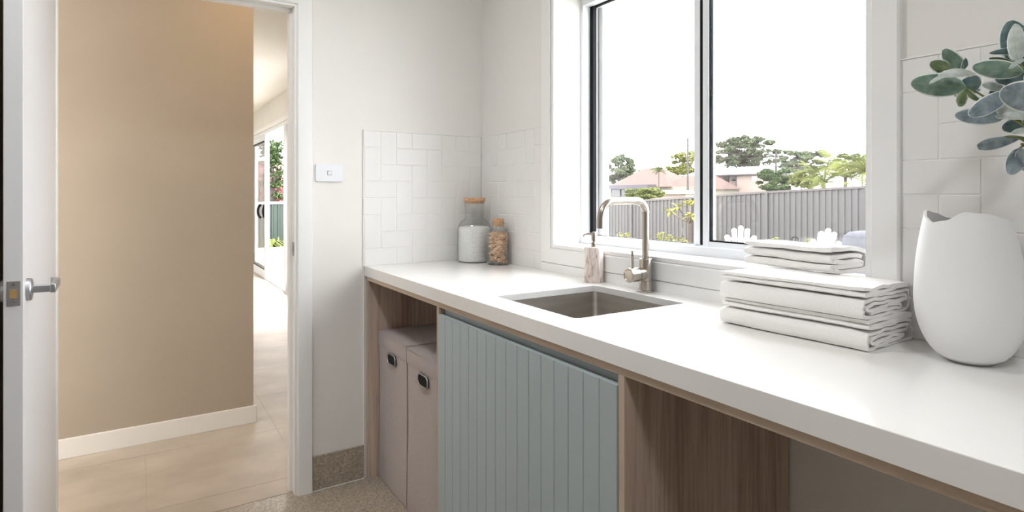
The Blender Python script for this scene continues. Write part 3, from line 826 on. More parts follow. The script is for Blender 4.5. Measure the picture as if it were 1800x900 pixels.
def leaf(tip, base, wpx, mat, d0=1.02, d1=1.04, roll=0, cup=.15, bend=.08, shape=1.0, rnd=1.0):
    P1 = at_d(tip[0], tip[1], d1); P0 = at_d(base[0], base[1], d0)
    ax = P1-P0; Ln = ax.length; ax.normalize()
    dm = (d0+d1)/2; w_ = wpx/FPX*dm
    vw = (CAM-(P0+P1)/2).normalized()
    side = ax.cross(vw).normalized(); nr = side.cross(ax).normalized()
    if roll:
        q = Matrix.Rotation(roll, 3, ax); side = q@side; nr = q@nr; w_ = w_/max(abs(math.cos(roll)), .35)
    NU, NV = 18, 12; vs = []; uv = []; fs = []
    for i in range(NU+1):
        t = .5-.5*math.cos(PI*i/NU)
        wt_ = (max(0, math.sin(PI*(t**shape)))**.52) if t < 1 else 0
        wt_ = max(wt_, .03)
        if t < .1: wt_ = wt_*(.45+.55*t/.1)
        for j in range(NV+1):
            s = j/NV*2-1
            p = P0+ax*Ln*t+side*(w_/2*wt_*s)+nr*(cup*w_*wt_*(s*s-.4)*-1*1.0)+nr*(bend*Ln*math.sin(PI*t))
            p += nr*(.0006*noise.noise(Vector((t*7+tip[0], s*4, tip[1])))*3)
            vs.append(p)
            ee = max(abs(s), .0)
            if i >= NU-0 or i == 0: ee = 1
            uv.append((max(ee, (.955 if t > .985 else 0)), max(0, 1-abs(s)/.09)*(1-t*.6) if abs(s) < .09 else 0.0001))
    for i in range(NU):
        for j in range(NV): fs.append((i*(NV+1)+j, i*(NV+1)+j+1, (i+1)*(NV+1)+j+1, (i+1)*(NV+1)+j))
    return MB().add(vs, fs, uv).build('leaf', M[mat], pl, smooth=180, solid=.0009, fix=False)
LV = [
 ((1601, 145), (1698, 154), 42, 'leafG', 1.02, 1.03, 0, .12, .03, 1.0),
 ((1634, 111), (1673, 126), 24, 'leafO', 1.03, 1.02, .3, .2, .1, .95),
 ((1659, 86), (1692, 127), 26, 'leafG', 1.04, 1.02, -.2, .2, .06, .9),
 ((1696, 102), (1688, 126), 8, 'leafD', 1.04, 1.0, .9, .2, .1, 1),
 ((1649, 133), (1714, 130), 15, 'leafW', .99, 1.0, .9, .2, .12, 1),
 ((1634, 147), (1662, 133), 6, 'leafW', .985, .99, 1.0, .2, .1, 1),
 ((1724, 146), (1686, 150), 34, 'leafD', 1.05, 1.07, .2, .15, .1, .9),
 ((1677, 168), (1724, 158), 14, 'leafB', 1.06, 1.09, .7, .2, .1, 1),
 ((1686, 187), (1697, 157), 17, 'leafO', 1.03, 1.06, .5, .3, .1, 1.1),
 ((1722, 178), (1696, 155), 9, 'leafO', 1.03, 1.03, .8, .3, .1, 1),
 ((1678, 203), (1768, 206), 30, 'leafB', 1.03, 1.02, .1, .1, .05, 1.15),
 ((1703, 203), (1782, 158), 31, 'leafB', .98, .96, -.1, .1, .04, 1.35),
 ((1758, 160), (1842, 178), 56, 'leafB', .95, .93, .0, .1, .03, .85),
 ((1752, 197), (1802, 196), 26, 'leafW', 1.03, 1.0, .5, .25, .1, 1),
 ((1750, 205), (1812, 206), 14, 'leafW', 1.0, 1.0, .6, .25, .1, 1),
 ((1709, 117), (1800, 127), 33, 'leafG', .98, .99, 0, .12, .05, 1.05),
 ((1738, 103), (1790, 120), 15, 'leafO', 1.03, 1.04, .4, .2, .1, 1),
 ((1776, 36), (1796, 118), 48, 'leafD', 1.05, 1.06, .2, .15, .06, .95),
 ((1795, 50), (1803, 118), 44, 'leafD', 1.02, 1.02, .3, .15, .06, .95),
 ((1784, 42), (1790, 109), 25, 'leafW', .98, 1.0, -.3, .3, .08, .9),
 ((1738, 94), (1786, 108), 11, 'leafD', 1.05, 1.03, .8, .2, .3, 1),
 ((1774, 121), (1803, 103), 7, 'leafW', .96, .96, .8, .2, .1, 1),
 ((1748, 139), (1804, 133), 34, 'leafD', 1.04, 1.05, .3, .15, .1, 1),
 ((1726, 149), (1768, 158), 15, 'leafW', 1.07, 1.07, .4, .2, .1, 1),
 ((1738, 163), (1766, 170), 16, 'leafD', 1.07, 1.07, .4, .2, .1, 1),
 ((1762, 228), (1800, 216), 26, 'leafD', 1.06, 1.05, .2, .2, .1, 1),
 ((1717, 259), (1800, 241), 22, 'leafB', 1.04, 1.01, .1, .25, .07, 2.1),
 ((1778, 234), (1818, 231), 11, 'leafW', .99, .97, .6, .2, .1, 1),
 ((1775, 307), (1794, 260), 28, 'leafB', 1.02, 1.01, -.2, .2, .1, 1.1),
 ((1812, 304), (1794, 260), 28, 'leafB', 1.0, 1.01, .3, .25, .1, 1.1),
 ((1830, 120), (1806, 150), 30, 'leafG', 1.0, 1.0, .3, .2, .1, 1),
 ((1840, 215), (1800, 205), 34, 'leafB', 1.0, 1.0, .3, .2, .1, 1)]
for l_ in LV: leaf(*l_)
def stem(pts, r0, r1):
    P = [at_d(u, v, d) for u, v, d in pts]; return P
base = Vector((PVX, PVY, H+.05)); mouth = Vector((PVX-.01, PVY, H+.2))
def smoothpath(P, n=10):
    out = []
    Q = [P[0]]+P+[P[-1]]
    for i in range(1, len(Q)-2):
        for k in range(n):
            t = k/n; a, b, c, d = Q[i-1], Q[i], Q[i+1], Q[i+2]
            out.append(.5*((2*b)+(c-a)*t+(2*a-5*b+4*c-d)*t*t+(3*b-3*c+d-a)*t**3))
    out.append(P[-1]); return out
for pts in ([(1694, 153, 1.025), (1712, 160, 1.03), (1735, 173, 1.035), (1760, 190, 1.03), (1810, 225, 1.0)],
            [(1788, 106, 1.0), (1800, 122, 1.0), (1816, 150, 1.0), (1836, 210, 1.0)],
            [(1745, 205, 1.03), (1775, 209, 1.02), (1812, 222, 1.0)],
            [(1735, 248, 1.03), (1770, 240, 1.02), (1800, 243, 1.01), (1830, 262, 1.0)],
            [(1792, 260, 1.01), (1806, 256, 1.0), (1830, 270, 1.0)]):
    P = [at_d(*p) for p in pts]+[mouth+Vector((random.uniform(-.01, .01), random.uniform(-.01, .01), .02)), base]
    P = smoothpath(P); nP = len(P)
    MB().tube(P, [.0013+.0016*i/nP for i in range(nP)], 8).build('stem', M['stem'], pl, smooth=60)
ov = thing('ceramic_vase', 'plain white bottle vase holding the branches, beyond the right edge', 'vase', (PVX, PVY, H))
MB().lathe([(0, 0), (.05, 0), (.062, .01), (.068, .06), (.06, .12), (.035, .17), (.028, .2), (.031, .215), (.026, .215), (.023, .2), (.03, .17), (.055, .12), (.063, .06), (.057, .012), (0, .008)], (PVX, PVY, H), 36).build('vessel', M['vase'], ov, smooth=60)

# ------------------------------------------------------------------ light switch
sw = thing('light_switch', 'white horizontal light switch on the wall beside the doorway', 'light switch', (0, -.757, 1.351))
MB().prism(rrect(-.815, -.699, 1.3135, 1.3885, .006, 5), lambda a, b: (.0, a, b), lambda a, b: (.0085, a, b)).build('plate', M['alu'], sw, bevel=.002)
MB().prism(rrect(-.7665, -.7475, 1.3415, 1.3605, .002, 3), lambda a, b: (.0084, a, b), lambda a, b: (.0092, a, b)).build('rocker_frame', base_mat('grey_gap', srgb(170, 170, 172), .6), sw)
MB().prism(rrect(-.7645, -.7495, 1.3435, 1.3585, .002, 3), lambda a, b: (.0088, a, b), lambda a, b: (.0122, a, b)).build('rocker', M['alu'], sw, bevel=.001)

# ------------------------------------------------------------------ the open door leaf
HY = DY0+.012
ang = math.atan2(.016, .82)
door = bpy.data.objects.new('door_1', None); COL.objects.link(door); door.location = (.006, HY, 0); door.rotation_euler = (0, 0, ang); ORG['door_1'] = Vector(door.location)
struct(door, 'white door leaf standing open into the laundry')
lf = B(.0, .814, -.036, 0, .008, 2.035).build('door_leaf', M['doorwhite'], door, world=False, bevel=.0015)
lp = B(.8135, .8152, -.0302, -.0052, 1.003, 1.06).build('latch_plate', M['satin'], door, world=False, bevel=.0004)
MB().prism([(-.0242, .8145), (-.0112, .8145), (-.0112, .824), (-.0242, .817)], lambda a, b: (b, a, 1.022), lambda a, b: (b, a, 1.04)).build('latch_bolt', M['brass'], lp, world=False)
for z in (1.011, 1.052):
    MB().lathe([(0, 0), (.0034, 0), (.003, .0008), (.0012, .0006), (0, .0002)], (.8151, -.0177, z), 14, (1, 0, 0)).build('screw', M['steel'], lp, world=False, smooth=30)
for s, yy in ((1, 0), (-1, -.036)):
    rs = MB().lathe([(0, 0), (.0265, 0), (.0265, .008), (.0245, .0105), (.009, .0108), (.009, .012), (0, .012)], (.757, yy, 1.032), 36, (0, s, 0)).build('handle_rose', M['satin'], door, world=False, smooth=35)
    y1 = yy+s*.050
    mb = MB().box(.750, .764, min(yy+s*.010, yy+s*.046), max(yy+s*.010, yy+s*.046), 1.0235, 1.0405)
    mb.box(.63, .766, min(y1-.0055, y1+.0055), max(y1-.0055, y1+.0055), 1.0215, 1.0425)
    mb.prism([(.63, y1-.0055), (.63, y1+.0055), (.622, y1-s*.002), (.616, y1-s*.012), (.619, y1-s*.016), (.626, y1-s*.008)], lambda a, b: (a, b, 1.0215), lambda a, b: (a, b, 1.0425))
    mb.build('lever_handle', M['satin'], door, world=False, smooth=35, bevel=.0015)
# tall brown block filling the strip behind the open door
cb = thing('tall_block', 'tall brown block at the far left behind the open door', 'block', (.3, -2.2, 0))
B(.01, .60, -2.6, -1.782, 0, 2.2).build('block_body', M['block_brown'], cb, bevel=.002)

# ------------------------------------------------------------------ living room sliding door
sl = bpy.data.objects.new('door_2', None); COL.objects.link(sl); sl.location = (SX0, .16, 0); ORG['door_2'] = Vector(sl.location)
struct(sl, 'white aluminium sliding glass door to the garden')
mb = MB()
mb.box(SX0, PX1, .15, .29, 0.0, .02); mb.box(SX0, PX1, .15, .29, 2.15, 2.2); mb.box(PX1-.05, PX1, .15, .29, .02, 2.15); mb.box(SX0, SX0+.05, .15, .29, .02, 2.15); mb.box(SX1-.06, SX1+.06, .15, .29, .02, 2.15)
mb.build('door_frame', M['alu'], sl, bevel=.001)
def sash2(x0, x1, y, hand=None):
    mb = MB(); e = .085
    mb.box(x0, x0+e, y, y+.035, .02, 2.15); mb.box(x1-e, x1, y, y+.035, .02, 2.15); mb.box(x0+e, x1-e, y, y+.035, .02, .12); mb.box(x0+e, x1-e, y, y+.035, 2.07, 2.15)
    s = mb.build('sliding_panel', M['alu'], sl, bevel=.002)
    g = MB(); g.box(x0+e, x0+e+.014, y+.008, y+.024, .12, 2.07); g.box(x1-e-.014, x1-e, y+.008, y+.024, .12, 2.07); g.box(x0+e, x1-e, y+.008, y+.024, .12, .132); g.box(x0+e, x1-e, y+.008, y+.024, 2.058, 2.07)
    g.build('gasket', M['black'], s)
    B(x0+e, x1-e, y+.014, y+.02, .12, 2.07).build('pane', M['glass'], s)
    if hand is not None:
        for hx in hand:
            mb = MB().tube([(hx, y-.045*math.sin(PI*k/10)**.5, .90+.20*k/10) for k in range(11)], .018, 8)
            mb.build('pull_handle', M['black'], s, smooth=60)
sash2(SX0+.05, -6.93, .20, (-6.99,)); sash2(-8.25, -6.80, .155, (-7.16,)); sash2(SX1+.06, PX1-.05, .20)
mb = MB()
frame_strip(mb, aprof, [((SX0-.01, .16, 0), (-1, 0, 0), (0, -1, 0)), ((SX0-.01, .16, 2.21), (-1, 0, 1), (0, -1, 0)), ((PX1+.01, .16, 2.21), (1, 0, 1), (0, -1, 0)), ((PX1+.01, .16, 0), (1, 0, 0), (0, -1, 0))])
struct(mb.build('trim_9', M['gloss']), 'white architrave of the living room sliding door')

# ------------------------------------------------------------------ hall downlight, plus unseen fill lights added in the laundry ceiling
def downlight(name, x, y, watts, col, label, size=.09, spot=None, z=CEIL):
    o = thing(name, label, 'ceiling light', (x, y, z))
    MB().lathe([(size/2+.001, -.001), (size/2+.012, -.001), (size/2+.012, -.006), (size/2, -.004)], (x, y, z), 32).build('bezel', M['alu'], o, smooth=40)
    dm = base_mat(name+'_diffuser', (1, 1, 1, 1), .5); b = dm.node_tree.nodes['Principled BSDF']; b.inputs['Emission Color'].default_value = (*col, 1); b.inputs['Emission Strength'].default_value = 4
    MB().lathe([(0, -.001), (size/2, -.001), (size/2, -.003), (0, -.003)], (x, y, z), 32).build('diffuser', dm, o)
    ld = bpy.data.lights.new(name, 'AREA'); ld.shape = 'DISK'; ld.size = size; ld.energy = watts; ld.color = col
    if spot: ld.spread = spot
    lo = bpy.data.objects.new('lamp', ld); COL.objects.link(lo); lo.parent = o; lo.location = (0, 0, -.012)
for i, (x, y) in enumerate(((1.1, -1.35), (2.9, -1.35))):
    downlight('fill_light', x, y, FILL_W, (.96, .98, 1), ('added round fill light nearer the doorway in the laundry', 'added round fill light above the camera end of the laundry')[i], .30)
downlight('recessed_downlight', -.58, -.93, HALL_W, (1, .72, .42), 'small warm downlight in the hall ceiling', .09, math.radians(150))

# ================================================================== OUTDOORS beyond the laundry window
def gz(x, y):      # lie of the land near the house
    return -.36-.052*max(0, -x-4)
def gfar(x, y): return gz(max(x, -22), y)-(.35 if y > 12.5 else 0)-max(0, min(1, (y-20)/30))*2.9
M['lawn'] = tex_mat('pale_garden_ground', srgb(150, 148, 134), srgb(126, 132, 100), 1.5, .95, detail=6)
mb = MB(); NX, NY = 60, 50; vs = []; fs = []
for j in range(NY+1):
    for i in range(NX+1):
        x = -130+150*i/NX; y = .3+(130-.3)*(j/NY)**2; vs.append((x, y, gfar(x, y)))
for j in range(NY):
    for i in range(NX): fs.append((j*(NX+1)+i, j*(NX+1)+i+1, (j+1)*(NX+1)+i+1, (j+1)*(NX+1)+i))
struct(MB().add(vs, fs).build('ground', M['lawn']))
struct(B(-60, -11.2, -20, .3, -.9, -.31).build('ground_side', M['lawn']))
struct(B(-12.6, 4, .3, 3.2, -.9, -.02).build('patio', base_mat('pale_concrete', srgb(188, 184, 178), .8)))

# grey metal fence
M['fence'] = base_mat('grey_steel_sheet', srgb(104, 101, 101), .5)
M['fencecap'] = base_mat('grey_brown_cap', srgb(108, 99, 99), .5)
FY = 11.7
fn = thing('metal_fence', 'long grey ribbed metal fence crossing the garden beyond the window', 'fence', (-6.3, FY, gz(-6.3, 0)))
def ftop(x):
    pts = [(-14, .93), (-10.47, 1.09), (-8.76, 1.195), (-8.06, 1.243), (-6.38, 1.339), (-5.634, 1.38), (-3.95, 1.448), (-1, 1.5), (6, 1.55)]
    for (a, b), (c, d) in zip(pts, pts[1:]):
        if x <= c: return b+(d-b)*(x-a)/(c-a)
    return 1.55
px_ = [-6.38+2.365*k for k in range(-3, 4)]
for a, b in zip(px_, px_[1:]):
    n = 16; prof = []; st = (b-a-.06)/n
    for k in range(n):
        x0 = a+.03+k*st
        prof += [(x0, FY), (x0+st*.62, FY), (x0+st*.70, FY-.03), (x0+st*.92, FY-.03)]
    prof.append((b-.03, FY))
    vs = []; fs = []
    for x, y in prof: vs.append((x, y, gz(x, 0)-.05)); vs.append((x, y, ftop(x)-.03))
    for i in range(len(prof)-1): fs.append((2*i, 2*i+2, 2*i+3, 2*i+1))
    MB().add(vs, fs).build('ribbed_panel', M['fence'], fn, solid=.003)
    MB().add([(x, y, ftop(x)+z) for x in (a, b) for y, z in ((FY-.045, -.05), (FY-.045, 0), (FY+.03, 0), (FY+.03, -.05))], [(0, 1, 5, 4), (1, 2, 6, 5), (2, 3, 7, 6), (3, 0, 4, 7), (0, 1, 2, 3), (4, 5, 6, 7)]).build('top_cap', M['fencecap'], fn)
for a in px_: B(a-.03, a+.03, FY-.05, FY+.03, gz(a, 0)-.05, ftop(a)-.02).build('post', M['fence'], fn)

# white slatted garden chairs (only their fan backs rise above the sill)
M['chairwhite'] = base_mat('white_painted_timber', srgb(190, 190, 190), .6)
def fan_chair(label, x, y, rz, zt):
    x += .52*math.sin(rz); y -= .52*math.cos(rz)
    g = gz(x, y); o = thing('garden_chair', label, 'chair', (x, y, g), rz, None)
    hgt = zt-g; hs = hgt-.33
    tl = math.radians(17)
    tilt = Matrix.Translation((0, .25, .30)) @ Matrix.Rotation(-tl, 4, 'X')
    for k in range(5):
        s = k-2; L_ = (hs/math.cos(tl))*(1-.058*s*s-.015*abs(s))
        w0, w1 = .034, .052
        xb, xt = s*.078, s*.128
        poly = [(xb-w0, 0), (xb+w0, 0), (xt+w1, L_-.05)]
        for q in range(1, 8):
            t = PI*q/8; poly.append((xt+w1*math.cos(t)+.0, L_-.05+.05*math.sin(t)-.018*s*s*.25*(1 if False else 0)))
        poly.append((xt-w1, L_-.05))
        MB().prism(poly, lambda a, b: tilt@Vector((a, -.01, b)), lambda a, b: tilt@Vector((a, .01, b))).build('back_slat', M['chairwhite'], o, world=False)
    MB().box(-.24, .24, .012, .03, .1*hs, .1*hs+.06, tilt).build('back_rail', M['chairwhite'], o, world=False)
    MB().box(-.27, .27, .012, .03, hs*.62, hs*.62+.06, tilt).build('back_rail', M['chairwhite'], o, world=False)
    mb = MB()
    for k in range(5): mb.box(-.27, .27, -.3+.11*k, -.3+.11*k+.095, .385-.018*k, .405-.018*k)
    mb.build('seat', M['chairwhite'], o, world=False)
    for s in (-1, 1):
        B(s*.34-.06, s*.34+.06, -.42, .36, .56, .582).build('armrest', M['chairwhite'], o, world=False)
        B(s*.29-.012, s*.29+.012, -.34, -.25, 0, .56).build('front_leg', M['chairwhite'], o, world=False)
        MB().prism([(-.3, .38), (-.3, .30), (.52, 0), (.6, 0), (.3, .30)], lambda a, b: (s*.28-.012, a, b), lambda a, b: (s*.28+.012, a, b)).build('rear_leg', M['chairwhite'], o, world=False)
        B(s*.33-.012, s*.33+.012, .22, .29, .1, .56).build('arm_support', M['chairwhite'], o, world=False)
    return o
p = at_y(1303, 394, 9.0); fan_chair('white slatted garden chair left of centre in the right-hand pane', p.x, 9.0, math.radians(30), p.z)
p = at_y(1460, 398, 8.4); fan_chair('white slatted garden chair turned sideways before the pale round cover', p.x, 8.4, math.radians(-12), p.z)

# pale grey cover and black hooped stand
p = at_y(1518, 405, 10.2); g = gz(p.x, 0); hh = p.z-g
cv = thing('covered_round_table', 'pale grey covered round table standing at the right by the fence', 'table', (p.x+.25, 10.2, g))
prof = [(0, hh), (.3, hh-.005), (.46, hh-.03), (.55, hh-.1), (.58, hh-.25), (.6, hh*.3), (.62, .02), (0, 0)]
MB().lathe(prof, (p.x+.25, 10.2, g), 40).build('cover', tex_mat('pale_cover_fabric', srgb(66, 67, 74), srgb(58, 59, 66), 12, .9), cv, smooth=50)
p = at_y(1398, 417, 7.2); g = gz(p.x, 0)
lt = thing('garden_stand', 'black metal hooped stand between the two white garden chairs', 'stand', (p.x, 7.2, g))
hp = [(p.x-.06, 7.2, g), (p.x-.06, 7.2, p.z-.03), (p.x-.045, 7.2, p.z), (p.x+.03, 7.2, p.z), (p.x+.05, 7.2, p.z-.03), (p.x+.075, 7.2, p.z-.16), (p.x+.075, 7.2, g)]
MB().tube(hp, .010, 8).build('hoop', M['black'], lt, smooth=50)
mb = MB()
for a in range(3): mb.tube([(p.x, 7.2, g+.3), (p.x+.15*math.cos(a*2.1), 7.2+.15*math.sin(a*2.1), g)], .008, 6)
mb.tube([(p.x-.06, 7.2, g+.3), (p.x+.075, 7.2, g+.3)], .008, 6)
mb.build('feet', M['black'], lt, smooth=50)

# ---- foliage
def green(name, c1, c2, sc=1.5):
    m = tex_mat(name, srgb(*c1), srgb(*c2), sc, .8, detail=5, spec=.1, lo=.3, hi=.7)
    m.node_tree.nodes['Principled BSDF'].inputs['Subsurface Weight'].default_value = 0
    return m
M['gum'] = green('grey_green_foliage', (92, 104, 82), (134, 142, 112), .5)
M['lime'] = green('yellow_green_foliage', (112, 124, 66), (160, 164, 98), .5)
M['deep'] = green('deep_green_foliage', (72, 92, 58), (118, 136, 90), .5)
M['palm'] = green('palm_green', (84, 104, 56), (168, 168, 84), .8)
M['bark'] = tex_mat('brown_bark', srgb(104, 90, 80), srgb(82, 72, 62), 6, .9)
M['darkbark'] = tex_mat('dark_bark', srgb(62, 50, 46), srgb(44, 36, 34), 6, .9)
M['ros'] = green('bright_yellow_green_leaf', (160, 166, 44), (190, 188, 84), 6)
def clump(mb, c, rad, n, leaf, rr, hollow=.55, flat=.6):
    for _ in range(n):
        while True:
            d = Vector((rr.gauss(0, 1), rr.gauss(0, 1), rr.gauss(0, 1)))
            if d.length > .01: break
        d.normalize(); r = hollow+(1-hollow)*rr.random()
        p = Vector(c)+Vector((d.x*rad[0]*r, d.y*rad[1]*r, d.z*rad[2]*r))
        a = Vector((rr.gauss(0, 1), rr.gauss(0, 1), rr.gauss(0, 1)*flat)).normalized(); b = a.cross(Vector((rr.gauss(0, 1), rr.gauss(0, 1), rr.gauss(0, 1)))).normalized()
        s = leaf*rr.uniform(.6, 1.3)
        mb.add([p-a*s, p+b*s*.45, p+a*s, p-b*s*.45], [(0, 1, 2, 3)])
def tree(label, c_px, Yd, w_px, h_px, mat, name='garden_tree', n=14, seed=1, leafpx=2.6, trunk=True, puffy=.30, cat='tree', group=None, nl=110):
    """crown centred at pixel c_px seen at distance plane Y; real size from distance"""
    rr = random.Random(seed); C0 = at_y(c_px[0], c_px[1], Yd)
    k = (Yd-CY)/_ray(c_px[0], c_px[1])[1]/FPX
    W_, H_ = w_px*k/2, h_px*k/2; g = gfar(C0.x, C0.y)-.05
    o = thing(name, label, cat, (C0.x, C0.y, g), 0, group)
    mb = MB(); br = MB(); W_ *= 1.08; H_ *= 1.08
    top = Vector((C0.x, C0.y, C0.z-H_*.6))
    n *= 4; puffy *= .56
    for i in range(n):
        d = Vector((rr.uniform(-1, 1), rr.uniform(-1, 1), rr.uniform(-1, 1)))
        if d.length > 1: d.normalize()
        c = C0+Vector((d.x*W_*(1-puffy), d.y*W_*.7, d.z*H_*(1-puffy)))
        s = rr.uniform(.75, 1.2)
        clump(mb, c, (W_*puffy*s*1.15, W_*puffy*s, H_*puffy*s*.9), nl, leafpx*k, rr)
        if trunk: br.tube([top, (top+c)/2+Vector((0, 0, -.05*H_)), c], [.02*H_+.03, .015*H_+.02, .02], 6)
    mb.build('crown', M[mat], o, fix=False)
    if not trunk: br.tube([(C0.x, C0.y, g), (C0.x, C0.y, C0.z)], [.05*H_+.03, .02], 6); br.build('trunk', M['bark'], o, smooth=60)
    if trunk:
        br.tube([(C0.x, C0.y, g), ((C0.x+.1), C0.y, (g+top.z)/2), top], [.06*H_+.08, .05*H_+.06, .03*H_+.04], 8)
        br.build('trunk', M['bark'], o, smooth=60)
    return o
tree('pale green tree at the far left of the window above the pink roof', (1088, 298), 85, 62, 56, 'gum', seed=2, n=16)
tree('yellow-green tree behind the taller power pole', (1203, 290), 100, 66, 50, 'lime', seed=3, n=14)
tree('tall spreading grey-green gum tree behind the pale-roofed house', (1308, 269), 120, 120, 62, 'gum', seed=4, n=26, puffy=.24)
tree('grey-green gum tree right of the shorter power pole', (1408, 284), 165, 96, 46, 'gum', seed=5, n=20, puffy=.24)
tree('dark green bushy tree in front of the house at the shorter pole', (1366, 316), 60, 72, 44, 'deep', seed=6, n=18, trunk=False)
tree('yellow-green bushy tree beside the palms above the fence', (1413, 315), 55, 50, 36, 'lime', seed=7, n=14, trunk=False)
tree('grey-green gum tree at the right behind the palms', (1515, 283), 120, 90, 34, 'gum', seed=8, n=16, puffy=.24)
tree('low distant tree between the pink roof and the small palm', (1137, 306), 105, 40, 18, 'gum', seed=12, n=8, trunk=False)
tree('yellow and green hedge rising behind the fence', (1132, 339), 14.5, 76, 22, 'lime', name='garden_hedge', seed=9, n=16, trunk=False, leafpx=2.0, cat='hedge')
def frond(mb, c, az, L_, rise, drop, wleaf, rr, n=16):
    pts = []
    for k in range(9):
        t = k/8; r = L_*t*(1-.15*t)
        pts.append(Vector(c)+Vector((math.cos(az)*r, math.sin(az)*r, rise*L_*t-drop*L_*t*t)))
    sd = Vector((-math.sin(az), math.cos(az), 0))
    for k in range(8):
        for h in range(3):
            t = h/3; p = pts[k].lerp(pts[k+1], t); ax = (pts[k+1]-pts[k]).normalized()
            ww = wleaf*L_*math.sin(PI*min(1, (k+t)/8*.85+.12))
            for s in (-1, 1):
                e = p+sd*s*ww+ax*ww*.7-Vector((0, 0, ww*.35))
                mb.add([p, p+ax*L_*.028, e], [(0, 1, 2)])
    return pts
def palm(label, c_px, Yd, r_px, seed, nf=16, mat='palm', trunk_r=.1, name='palm_tree'):
    rr = random.Random(seed); C0 = at_y(c_px[0], c_px[1], Yd); k = (Yd-CY)/_ray(*c_px)[1]/FPX; R_ = r_px*k; g = gfar(C0.x, C0.y)-.05
    o = thing(name, label, 'palm', (C0.x, C0.y, g)); mb = MB(); rb = MB()
    for i in range(nf):
        az = 2*PI*i/nf+rr.uniform(-.2, .2)
        pts = frond(mb, C0, az, R_*rr.uniform(.8, 1.2), rr.uniform(.3, 1.7), rr.uniform(.5, 1.1), .26, rr)
        rb.tube(pts, .008*R_+.004, 4)
    mb.build('fronds', M[mat], o, fix=False); rb.build('frond_stalks', M['lime'], o)
    MB().tube([(C0.x, C0.y, g), (C0.x, C0.y, C0.z)], [trunk_r, trunk_r*.8], 8).build('trunk', M['bark'], o, smooth=60)
palm('small palm between the pink roof and the power pole', (1158, 302), 72, 19, 1, 26, 'deep')
palm('leftmost of the big garden palms beside the bushy tree', (1448, 322), 22, 52, 2, 30)
palm('big garden palm standing between its two neighbours', (1486, 312), 28, 60, 3, 34)
palm('rightmost big garden palm half hidden by the window frame', (1528, 306), 18, 54, 4, 34)

# frangipani beside the fence
p = at_y(1212, 400, 9.6); g = gz(p.x, 0)
fr = thing('frangipani_tree', 'small bare-stemmed tree with bright yellow-green leaves before the fence', 'tree', (p.x, 9.6, g))
br = MB(); lf_ = MB(); rr = random.Random(5)
root = Vector((p.x, 9.6, g)); f1 = at_y(1212, 392, 9.6)
br.tube([root, f1], [.045, .032], 8)
tips = [at_y(*t) for t in ((1192, 364, 9.5), (1208, 358, 9.7), (1222, 352, 9.6), (1240, 362, 9.6), (1178, 372, 9.7), (1215, 380, 9.4))]
for t in tips: br.tube([f1, f1.lerp(t, .5)+Vector((0, 0, -.02)), t], [.026, .02, .013], 6)
for t in tips:
    for q in range(11):
        az = 2*PI*q/11+rr.uniform(-.2, .2); el = rr.uniform(-.35, .7); Lf = rr.uniform(.18, .28)
        d = Vector((math.cos(az)*math.cos(el), math.sin(az)*math.cos(el), math.sin(el))); s = d.cross(Vector((0, 0, 1))).normalized()*.036
        tp_ = t+d*Lf-Vector((0, 0, .05)); md_ = t+d*Lf*.55
        lf_.add([t, md_+s, tp_, md_-s, md_+Vector((0, 0, -.012))], [(0, 4, 1), (1, 4, 2), (2, 4, 3), (3, 4, 0)])
br.build('branches', M['bark'], fr, smooth=60); lf_.build('leaves', M['ros'], fr, fix=False)
# small yellow-green plants along the foot of the fence
sm = None
PLAB = ['leftmost small yellow-green plant at the fence foot, seen under the tap spout', 'small yellow-green plant at the fence foot, second from the left under the spout', 'small yellow-green plant just right of the tap riser', 'small yellow-green plant second right of the tap riser', 'small yellow-green plant left of the bare-stemmed tree foot', 'small yellow-green plant at the foot of the bare-stemmed tree', 'small yellow-green plant hidden behind the tap riser', 'small yellow-green plant left of the black hooped stand', 'small yellow-green plant right of the black hooped stand', 'small yellow-green plant left in front of the pale round cover', 'small yellow-green plant right in front of the pale round cover']
for i, (u, v) in enumerate(((1090, 411), (1105, 412), (1162, 411), (1173, 416), (1187, 420), (1203, 421), (1140, 413), (1360, 421), (1419, 424), (1490, 436), (1514, 436))):
    Yp = 10.9 if u > 1250 else 10.4
    p = at_y(u, v, Yp); g = gz(p.x, 0); hgt = p.z-g
    if sm is None:
        rr = random.Random(3); mb = MB()
        for q in range(7):
            a = rr.uniform(0, 6.28); tip = Vector((.08*math.cos(a), .08*math.sin(a), rr.uniform(.78, 1.0)))
            mb.tube([(0, 0, 0), (tip.x*.4, tip.y*.4, tip.z*.6), tip], .006, 5)
            for r_ in range(6):
                aa = rr.uniform(0, 6.28); d = Vector((math.cos(aa), math.sin(aa), .5))*.07; s = Vector((-math.sin(aa), math.cos(aa), 0))*.022
                mb.add([tip, tip+d*.5+s, tip+d, tip+d*.5-s], [(0, 1, 2, 3)])
        sm = mb.build('garden_seedling', M['ros'], fix=False); ob = sm
    else: ob = sm.copy(); COL.objects.link(ob)
    ob.location = (p.x, Yp, g); ob.scale = (1, 1, hgt+.04); ob.rotation_euler = (0, 0, i*1.3)
    tag(ob, PLAB[i], 'plant', 'small plants along the fence')

